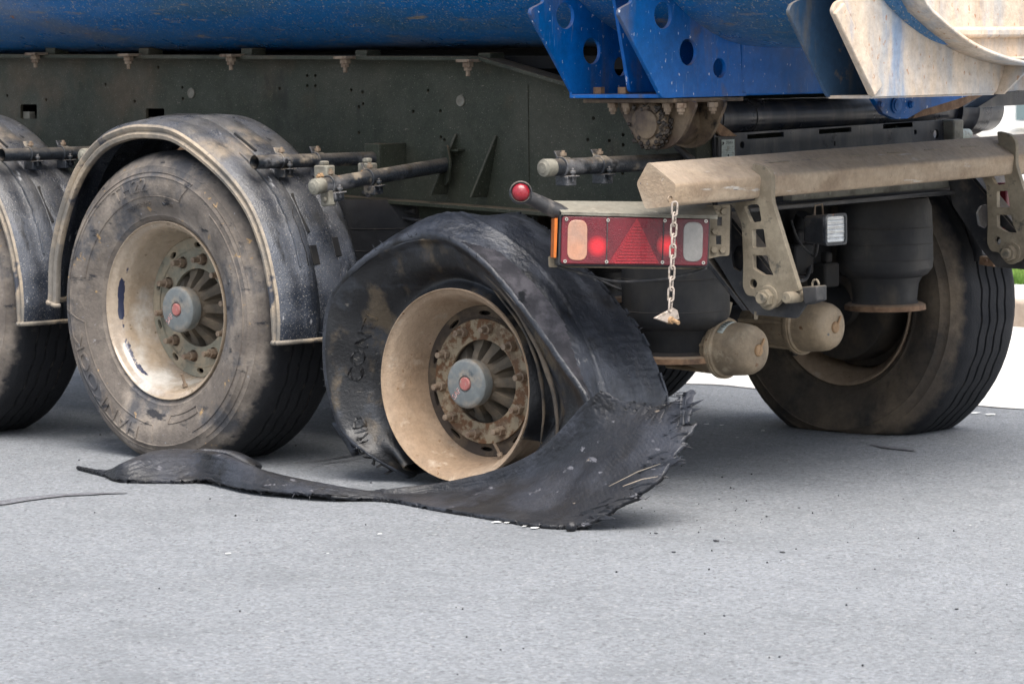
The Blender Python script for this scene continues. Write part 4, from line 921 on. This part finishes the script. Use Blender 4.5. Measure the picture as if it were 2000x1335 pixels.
# blown carcass on the rear wheel (world-space loft, then moved into the wheel's space)
NP = [(800, 935, .10), (722, 888, -.01), (668, 842, -.03), (640, 760, -.04), (632, 665, -.04), (646, 580, -.03), (696, 516, -.02), (762, 474, -.01), (835, 457, .0), (893, 472, .0), (948, 515, -.005), (1003, 577, -.005), (1056, 645, -.005), (1103, 712, -.005), (1148, 785, .0), (1135, 860, .0), (1075, 915, .03)]
DEF = {9: ((930, 452, .07), (975, 428, .17), (1012, 424, .31)), 10: ((975, 490, .07), (1035, 468, .18), (1090, 470, .34)),
       11: ((1035, 545, .07), (1085, 538, .18), (1150, 537, .35)), 12: ((1090, 610, .07), (1125, 598, .18), (1205, 598, .35)),
       13: ((1130, 672, .07), (1165, 662, .18), (1250, 660, .35)), 14: ((1160, 750, .08), (1202, 738, .18), (1285, 735, .35)),
       15: ((1165, 830, .08), (1217, 812, .18), (1297, 795, .35)), 16: ((1110, 912, .08), (1180, 902, .18), (1262, 885, .35))}
cx3, cz3 = 1.31, .318
Nn = [P(x, y, Y=Y) for x, y, Y in NP]
Fr = {9: (1.06, .79), 10: (1.17, .822), 11: (1.33, .800), 12: (1.47, .745), 13: (1.70, .575), 14: (1.83, .43), 15: (1.885, .30), 16: (1.80, .10)}
net = []
import mathutils
for i, nn in enumerate(Nn):
    a = math.atan2(nn.z-cz3, nn.x-cx3); rn = math.hypot(nn.z-cz3, nn.x-cx3)
    br = .297; bead = V((cx3+br*math.cos(a), .058, cz3+br*math.sin(a)))
    t = i/(len(Nn)-1)
    deep = .03+.05*max(0, (i-8)/8)
    dr = nn-V((bead.x, 0, bead.z)); 
    m1 = V((bead.x+dr.x*.22, bead.y+deep*.9, bead.z+dr.z*.22)); m2 = V((bead.x+dr.x*.48, .035+deep*.2, bead.z+dr.z*.48)); m3 = V((bead.x+dr.x*.80, nn.y+.02, bead.z+dr.z*.80))
    if i in Fr: ff = V((Fr[i][0], .36, Fr[i][1]))
    else: ff = V((cx3+(rn-.02)*math.cos(a), .36, max(.02, cz3+(rn-.02)*math.sin(a))))
    mid = (nn+ff)/2; k = 1.05
    mid = V((cx3+(mid.x-cx3)*k, .17, cz3+(mid.z-cz3)*k)); mid.z = max(.02, mid.z)
    if 4 <= i <= 11:
        a2 = math.atan2(mid.z-cz3, mid.x-cx3); mid = V((cx3+.535*math.cos(a2), .16, cz3+.535*math.sin(a2)))
    q1 = nn.lerp(mid, .45); q1 = V((cx3+(q1.x-cx3)*1.02, q1.y, cz3+(q1.z-cz3)*1.02)); q2 = mid.lerp(ff, .55)
    q1.z = max(.015, q1.z)
    if 4 <= i <= 11:
        a3 = math.atan2(q1.z-cz3, q1.x-cx3); q1 = V((cx3+.532*math.cos(a3), q1.y, cz3+.532*math.sin(a3)))
    fb = V((cx3+.30*math.cos(a), .30, cz3+.30*math.sin(a))); fm = (ff+fb)/2+V((0, .02, 0))
    if i in DEF:
        D_, E_, F_ = [P(x, y, Y=Y) for x, y, Y in DEF[i]]; ff = F_
        def push(v_, s): return V((cx3+(v_.x-cx3)*s, v_.y, cz3+(v_.z-cz3)*s))
        fm = (ff+fb)/2+V((0, .02, 0)); q1, mid, q2 = D_, push((D_+E_)/2, 1.012), push(E_.lerp(F_, .35), 1.02)
    net.append([bead, m1, m2, m3, nn, q1, mid, q2, ff, fm, fb])
g = resamp(net, 230, 130)
nj = 130
for i, r_ in enumerate(g):
    for j, p in enumerate(r_):
        v_ = j/nj; u = i/230
        dirv = V((p.x-cx3, 0, p.z-cz3)).normalized(); am = 0
        if .36 < v_ < .86:
            am = .0035*noise.noise(V((u*7, v_*5, 0)))+.0012*noise.noise(V((u*60, v_*22, 5)))+.0011*noise.noise(V((u*160, v_*70, 5)))
            if u > .62 and .60 < v_ < .80: am += .0026*math.sin(u*560+7*noise.noise(V((u*16, v_*7, 2))))*min(1, (v_-.60)/.06)*(.4+abs(noise.noise(V((u*9, v_*9, 9)))))
            if u > .5: am += .004*max(0, 1-abs(v_-(.595+.02*math.sin(u*20)))/.012)
            if .44 < u < .56 and v_ < .55: am += .003*max(0, math.sin(u*500+v_*20))*(1-abs(u-.5)/.06)
        else:
            am = .003*noise.noise(V((u*12, v_*14, 0)))
        if .37 < v_ < .42: am += .005*abs(noise.noise(V((u*70, 1, 3))))
        if abs(v_-.8) < .02: am += .012*abs(noise.noise(V((u*40, 0, 0))))*(1 if j % 2 else .3)
        p += dirv*am
        if v_ < .36: p.y += .008*noise.noise(V((u*14, v_*9, 7)))
        if p.z < .012: p.z = .012
b = B()
def mi_(i, j):
    if .404 < j/nj < .404+.085*min(1, (i/230-.565)/.06, (.885-i/230)/.12) and .565 < i/230 < .885: return 2
    v_ = j/nj; u = i/230
    if v_ < .36: return 0
    return 1
b.grid(g, mi=mi_, us=6, vs=2)
inv = (Matrix.Translation(w3.location)@Matrix.Rotation(.067, 4, 'Z')).inverted()
def local(b):
    for v_ in b.bm.verts: v_.co = inv@v_.co
    return b
car = local(b).build('burst_tyre', ['flat', 'crown', 'cord'], w3, solid=.007, ang=60, label='blown-out tyre carcass stripped of its tread')
# fold ridges inside the right part of the sidewall
for pts_, r_, m in (([(905, 497, .03), (985, 575, .03), (1040, 660, .03), (1075, 745, .03), (1088, 820, .03), (1085, 890, .04)], .009, 'far_tyre'), ([(960, 560, .05), (1020, 640, .05), (1052, 720, .05), (1062, 800, .06), (1055, 870, .06)], .007, 'lip2')):
    b = B(); pts = [P(x, y, Y=Y) for x, y, Y in pts_]; n_ = 40
    b.tube([cr(pts, k/n_)+V((0, .002*noise.noise(V((k*.3, 0, 0))), 0)) for k in range(n_+1)], [r_*math.sin(math.pi*(k+1)/(n_+2))**.5*(.8+.3*noise.noise(V((k*.2, 5, 0)))) for k in range(n_+1)], 10)
    local(b).build('sidewall_fold', m, w3)
# embossed words on the burst sidewall, reading clockwise
b = B(); me = text('HYBRID', .045, .003)
def onflat(me, a_mid, r0, sx):
    def fn(q):
        rr = r0+q.y; a = R(a_mid)-q.x*sx/(r0+.02); u_ = None
        x, z = cx3+rr*math.cos(a), cz3+rr*math.sin(a)
        best = min(((abs(p.x-x)+abs(p.z-z), p.y) for r_ in g[20:150:2] for p in r_[4:46:2]), key=lambda t: t[0])
        return V((x, best[1]-.005-q.z, z))
    b.add_mesh(me, fn)
onflat(me, 210, .385, 1.3); local(b).build('tyre_lettering', 'flat', w3); b = B(); onflat(text('CONTI', .050, .004), 165, .385, 1.4)
local(b).build('tyre_lettering', 'flat', w3)
# frayed threads along both edges
b = B()
for k in range(150):
    e = rnd.random(); i = int(230*rnd.uniform(.08, .95)); j = 104 if e < .5 else 50
    p = g[i][j]; dv = V((p.x-cx3, 0, p.z-cz3)).normalized()
    q = p+dv*rnd.uniform(.004, .018)+V((rnd.gauss(0, .01), rnd.gauss(0, .008), rnd.gauss(0, .004)))
    b.tube([p, p.lerp(q, .5)+V((rnd.gauss(0, .002), 0, rnd.gauss(0, .002))), q], [.0016, .0013, .0006], 5, caps=False)
for k in range(70):
    i = int(230*(.20+.75*k/70)); p = g[i][104]; dv = V((p.x-cx3, 0, p.z-cz3)).normalized(); s = rnd.uniform(.006, .02)
    t_ = (g[i+1][104]-p).normalized()
    b.obox(p+dv*s*.4, t_, dv, t_.cross(dv), rnd.uniform(.02, .05), s, .008)
o = local(b).build('frayed_threads', 'crown', w3); o['kind'] = 'stuff'

# ------------------------------------------------------------------ mudguards
lip = [V((x, 0, z)) for x, z in [(-.520, .500), (-.514, .533), (-.5, .668), (-.442, .822), (-.363, .946), (-.257, 1.032), (-.141, 1.071), (-.028, 1.081), (.124, 1.063), (.314, .966), (.444, .86), (.519, .738), (.561, .595), (.572, .50), (.576, .427)]]
def make_guard(tail=1.0):
    pr = [(-.030, .000), (-.046, .004), (-.049, .013), (-.042, .020), (-.040, .024), (-.047, .030), (-.050, .038), (-.045, .044), (-.030, .052), (-.012, .058), (.012, .061), (.03, .057), (.045, .063), (.07, .069), (.10, .070), (.112, .064), (.124, .071), (.21, .072), (.222, .066), (.236, .072), (.29, .071), (.31, .064), (.325, .045), (.33, .02)]
    n = 110; rows = []
    L_ = [cr(lip, k/n*tail) for k in range(n+1)]
    for k, p in enumerate(L_):
        q0, q1 = L_[max(0, k-3)], L_[min(n, k+3)]; t = (q1-q0).normalized(); nn = V((-t.z, 0, t.x))
        flare = 1 if k < n*.93 else 1-.25*(k-n*.93)/(n*.07)
        wob = .006*noise.noise(V((k*.06, 1, 0)))
        rows.append([V((p.x, 0, p.z))+nn*(d_*flare+(wob if d_ > .05 else 0)+(.0035*noise.noise(V((k*.16, y*14, 2))) if d_ > .05 else 0))+V((0, y, 0)) for y, d_ in pr])
    b = B(); b.grid(rows, mi=lambda i, j: 1 if j < 7 else 0, us=8)
    # hems at both ends
    for r_, dz in ((rows[0], -1), (rows[-1], 1)):
        b.tube([p for p in r_[:23]], .006, 8, mi=1)
    o = b.build('mudguard', ['guard', 'lip'], T, solid=.005, ang=50)
    def on(k, y, d_=.1):
        d_ -= .028
        p = L_[k]; t = (L_[min(n, k+2)]-L_[max(0, k-2)]).normalized(); nn = V((-t.z, 0, t.x)); return p+nn*d_+V((0, y, 0)), t, nn
    for (ka, kb, y, ww) in ((66, 70, .12, .010), (79, 86, .12, .012), (61, 68, .235, .010), (88, 91, .12, .030), (87, 90, .225, .030)):
        a, ta, na = on(ka, y, .101); c_, tc_, nc = on(kb, y, .101)
        b = B(); m_ = (a+c_)/2; b.obox(m_, (c_-a), (0, 1, 0), (c_-a).cross(V((0, 1, 0))), (c_-a).length, ww, .005); b.build('slot', 'deep', o, bevel=.003)
    for (ka, kb, y) in ((58, 84, .17), (70, 92, .05)):
        b = B(); b.tube([on(k, y+.004*noise.noise(V((k*.5, 0, 0))), .097)[0] for k in range(ka, kb)], .0035, 6); b.build('moulded_rib', 'guard', o)
    return o, on
G2, on = make_guard()
b = B(); b.tube([on(k, y, .0985)[0] for k, y in ((81, .105), (82, .085), (83, .078), (85, .082), (87, .080), (89, .086), (91, .083))], .0022, 6); b.build('crack', 'deep', G2)
b = B(); b.tube([on(k, y, .1015)[0] for k, y in ((50, .10), (53, .13), (57, .16), (60, .165))], [.001, .005, .005, .001], 8); b.build('crack', 'deep', G2)
G1 = dup(G2, T, (-1.31, 0, 0)); G1['label'] = 'front mudguard cut off by the left edge of the photo'
G2['label'] = 'middle mudguard, dusty black plastic with a split and slots'
for q in [k for k in bpy.data.objects if k.parent == G1 and k.name.startswith('crack')]: bpy.data.objects.remove(q)
# far rear mudguard
b = B(); rows = []
for k in range(21):
    t = k/20; a = R(66-56*t); rows.append([V((1.31+.60*math.cos(a)*(1 if d_ > 0 else .95), y, .52+.60*math.sin(a)*(1 if d_ > 0 else .95))) for y, d_ in ((2.02, 0), (2.03, 1), (2.2, 1), (2.40, 1), (2.42, 0))])
b.grid(rows, mi=0); fg = b.build('mudguard', 'black', T, solid=.006, label='far side mudguard behind the right-hand arm')
c = P(1938, 515, Y=2.05)
b = B(); b.obox((c.x, 2.04, c.z+.01), (1, 0, -.1), (0, 1, 0), (.1, 0, 1), .06, .05, .03); b.hexa((c.x, 2.015, c.z+.012), (0, -1, 0), .009, .006); b.build('stay_clip', 'rust', fg, bevel=.003)
# far tail lamp seen between the arm and the edge
b = B(); c = P(1966, 357, X=1.95); d = P(2040, 452, X=1.95)
b.box((1.90, c.y, d.z), (1.95, c.y+.38, c.z)); fl = b.build('tail_lamp', 'lensred', T, bevel=.006, label='far side tail lamp')
b = B(); b.box((1.949, c.y+.03, d.z+.03), (1.954, c.y+.10, c.z-.05)); b.build('clear_window', 'window_w', fl)
b = B(); b.tube([(1.9, c.y+.02, c.z+.05), (1.9, c.y+.6, c.z+.05)], .028, 16); b.build('side_tube', 'plate', T)

# ------------------------------------------------------------------ shredded tread on the road
def g0(x, y, z=.004): return P(x, y, Z=z)
cols = []
def hump(nx, ny, cxp, cyp, back=.13, dy=.11, zn=.004):
    n_ = P(nx, ny, Z=zn); c_ = P(cxp, cyp, Y=n_.y+dy); f_ = V((c_.x+.02, c_.y+back, max(.006, c_.z*.25)))
    m1 = n_.lerp(c_, .5)+V((0, 0, .3*(c_.z-n_.z))); return [f_, c_, m1, n_]
cols.append([P(152, 914, Y=-.36), P(154, 915, Y=-.365), P(155, 916, Y=-.37), P(156, 918, Y=-.375)])
cols.append([P(200, 922, Y=-.40), P(200, 925, Y=-.41), P(202, 928, Y=-.42), P(204, 931, Y=-.43)])
cols.append(hump(238, 940, 245, 906, .05, .05))
cols.append(hump(338, 942, 300, 884, .10, .10))
cols.append(hump(400, 938, 368, 880, .14, .12, .012))
cols.append(hump(480, 955, 440, 892, .14, .11, .014))
cols.append(hump(560, 963, 515, 921, .10, .08, .016))
cols.append(hump(640, 968, 610, 944, .05, .05, .018))
def wall(t, ty, m, my, b_, by, m2=None, m2y=None):
    tt = P(*t, Y=ty); mm = P(*m, Y=my); bbm = P(*b_, Y=by)
    return [tt, mm, P(*(m2 or ((m[0]+b_[0])/2, (m[1]+b_[1])/2)), Y=(m2y if m2y is not None else (my+by)/2)), bbm]
def gy(x, y): return P(x, y, Z=.004).y
cols.append(wall((745, 958), -.27, (748, 965), -.275, (752, 978), gy(752, 978)))
cols.append(wall((845, 947), -.17, (848, 965), -.19, (855, 996), gy(855, 996)))
cols.append(wall((930, 931), -.12, (936, 958), -.15, (955, 1012), gy(955, 1012)))
cols.append(wall((1000, 908), -.10, (1012, 945), -.13, (1045, 1028), gy(1045, 1028)))
cols.append(wall((1060, 875), -.09, (1080, 920), -.12, (1125, 1032), gy(1125, 1032)))
cols.append(wall((1105, 832), -.08, (1132, 880), -.10, (1212, 988), -.30))
cols.append(wall((1140, 792), -.07, (1178, 842), -.08, (1290, 930), -.22))
cols.append(wall((1160, 774), -.06, (1205, 812), -.05, (1335, 852), -.12))
cols.append(wall((1174, 762), -.05, (1222, 786), -.03, (1334, 770), -.05, (1288, 800), -.03))
NU, NV = 520, 90
g = resamp(cols, NU, NV)
for i, r_ in enumerate(g):
    u = i/NU
    for j, p in enumerate(r_):
        v_ = j/NV
        nv = V((.6, -.75, .2)); am = .006*noise.noise(V((u*9, v_*4, 0)))+.0016*noise.noise(V((u*70, v_*25, 3)))
        if u > .62 and v_ > .52:     # pulled-cord ripples
            wgt = min(1, (u-.62)/.1)*min(1, (v_-.52)/.10); wgt *= min(1, max(0, (.93-v_)/.1)); am += .0015*wgt*(.45+abs(noise.noise(V((u*30, v_*6, 1)))))*math.sin(u*900+v_*34+9*noise.noise(V((u*16, v_*5, 4))))
        if u < .5: am *= 1.2; nv = V((0, -.3, 1))
        p += nv*am
        if v_ > .93:    # torn edge
            k = (v_-.93)/.07; s = .010*noise.noise(V((u*60, 7, 0)))
            if u > .66:
                cell = u*38+3.2*noise.noise(V((u*17, 3, 1)))+.8*noise.noise(V((u*60, 3, 1))); fr = cell-math.floor(cell); rnd2 = random.Random(int(cell)*7+3).random(); s += (.004+.050*rnd2**1.5)*(fr**(1.2+2*rnd2))*min(1, (u-.66)/.1)
            else: s += .012*abs(noise.noise(V((u*110, 1, 0))))
            p += V((.6, .5, -.35 if u < .78 else 0))*s*k
        if u > .94:
            k = (u-.94)/.06
            if v_ > .30:
                cell = v_*13+1.6*noise.noise(V((v_*5, 8, 1))); fr = cell-math.floor(cell); p += V((.8, .25, .35))*((.012+.05*random.Random(int(cell)*5+2).random())*fr**1.4)*k*min(1, (v_-.3)/.2)
        if p.z < .006: p.z = .006+.001*rnd.random()
b = B(); b.grid(g, us=6, vs=1)
ST = tag(b.build('shredded_tread', 'strip', solid=.013, ang=70), 'long black strip of shredded tyre tread curling from the road up against the bare rim', 'tyre tread')
# second small curl behind the hump
b = B(); pts = []
pa = [P(365, 884, Y=-.22), P(400, 880, Y=-.18), P(440, 886, Y=-.14), P(472, 902, Y=-.12), P(485, 912, Y=-.12)]
b.grid([[cr(pa, k/24)+V((0, 0, 0)), cr(pa, k/24)+V((.01, .05, -.004))] for k in range(25)]); b.build('rolled_edge', 'strip', ST, solid=.012)
# fringe of torn cords
b = B()
for k in range(30):
    i = int(NU*rnd.uniform(.72, 1.0)); p = g[min(i, NU)][NV]
    if rnd.random() < .25: p = g[NU][int(NV*rnd.uniform(.6, 1))]
    q = p+V((rnd.uniform(.004, .028), rnd.uniform(.0, .02), rnd.uniform(-.006, .016)))
    b.tube([p-V((.03, .01, .0)), p.lerp(q, .5)+V((0, 0, rnd.gauss(0, .004))), q], [.0018, .0014, .0006], 5, caps=False)
for k in range(26):
    i = int(NU*rnd.uniform(.02, .42)); p = g[i][NV]; q = p+V((rnd.uniform(-.01, .02), -rnd.uniform(.003, .014), -p.z*.7+rnd.uniform(0, .003)))
    b.tube([p, q], [.002, .0008], 5, caps=False)
tag(b.build('torn_cords', 'strip', ST), kind='stuff')
b = B()
for (xa, ya, xb, yb) in ((1195, 948, 1290, 905), (1222, 948, 1285, 930)):
    p, q = P(xa, ya, Y=-.30), P(xb, yb, Y=-.24); b.tube([p+V((0, -.012, 0)), p.lerp(q, .6)+V((0, -.012, .004)), q], [.0010, .0018, .0006], 6, caps=False)
b.build('pale_cord', 'lip', ST)
def flakes(seq, n, smin, smax, par, name, lo=0, hi=1):
    b = B()
    for k in range(n):
        i = int(len(seq)*(lo+(hi-lo)*rnd.random())); i = max(3, min(len(seq)-4, i))
        p, inn_, nx = seq[i][0], seq[i][1], seq[i+3][0]
        t = (nx-p).normalized(); o_ = (p-inn_).normalized(); w_ = rnd.uniform(.012, .034); l_ = rnd.uniform(smin, smax)
        tip = p+o_*l_+t*rnd.uniform(-.02, .03); nrm = t.cross(o_).normalized()
        b.prism([p-t*w_*.5-o_*.02, p+t*w_*.5-o_*.02, p+t*w_*.25+o_*l_*.45+nrm*rnd.gauss(0, .003), tip+nrm*rnd.gauss(0, .006)], nrm*.006)
    return tag(b.build(name, 'strip', par, bevel=.0012), kind='stuff')
bottom = [(g[i][NV], g[i][NV-12]) for i in range(int(NU*.70), NU+1)]
side = [(g[NU][j], g[NU-14][j]) for j in range(int(NV*.45), NV+1)]
b = B()
for k in range(26):
    i = int(NU*rnd.uniform(.74, .985)); j = int(NV*rnd.uniform(.86, .99)); p = g[i][j]; inn_ = g[i][j-10]; dn = (g[i][NV]-inn_).normalized()
    dr = (V((.62, .42, .30))+dn*.35+V((0, 0, rnd.gauss(0, .12)))).normalized(); sdv = dr.cross(V((.6, -.75, .2))).normalized(); L_ = rnd.uniform(.045, .12); w_ = rnd.uniform(.008, .020)
    o_ = V((.6, -.75, .2)).normalized()*rnd.uniform(.004, .012); p = p-dr*L_*.45+o_
    b.prism([p, p+dr*L_*.4+sdv*w_*.7, p+dr*L_*.7+sdv*w_*.5+o_*.4, p+dr*L_+o_*.8, p+dr*L_*.5-sdv*w_*.6], V((.6, -.75, .2)).normalized()*-.005)
tag(b.build('torn_shards', 'strip', ST, bevel=.001), kind='stuff')
left = [(g[i][NV], g[i][NV-12]) for i in range(int(NU*.08), int(NU*.5))]
flakes(left, 46, .002, .010, ST, 'torn_flakes')
c = P(1118, 1033, Z=.005); b = B(); bmesh.ops.create_icosphere(b.bm, subdivisions=3, radius=.016, matrix=Matrix.Translation((c.x, c.y-.005, .012)))
for v_ in b.bm.verts: v_.co += V((1, 1, 1))*.003*noise.noise(v_.co*80)
b.build('rubber_lump', 'strip', ST)
# loose scraps
ri = [(650, 845, .09), (662, 862, .05)]
b = B(); p = P(648, 830, Y=.0)
rows = []
for k in range(9):
    t = k/8; c = P(648+40*t, 826+62*t, Y=.02); rows.append([c+V((0, -.0, .0)), c+V((.045*(1-t)+.01, .03, .01*noise.noise(V((k, 0, 0)))))])
b.grid(rows); local(b).build('hanging_flap', 'crown', w3, solid=.010)
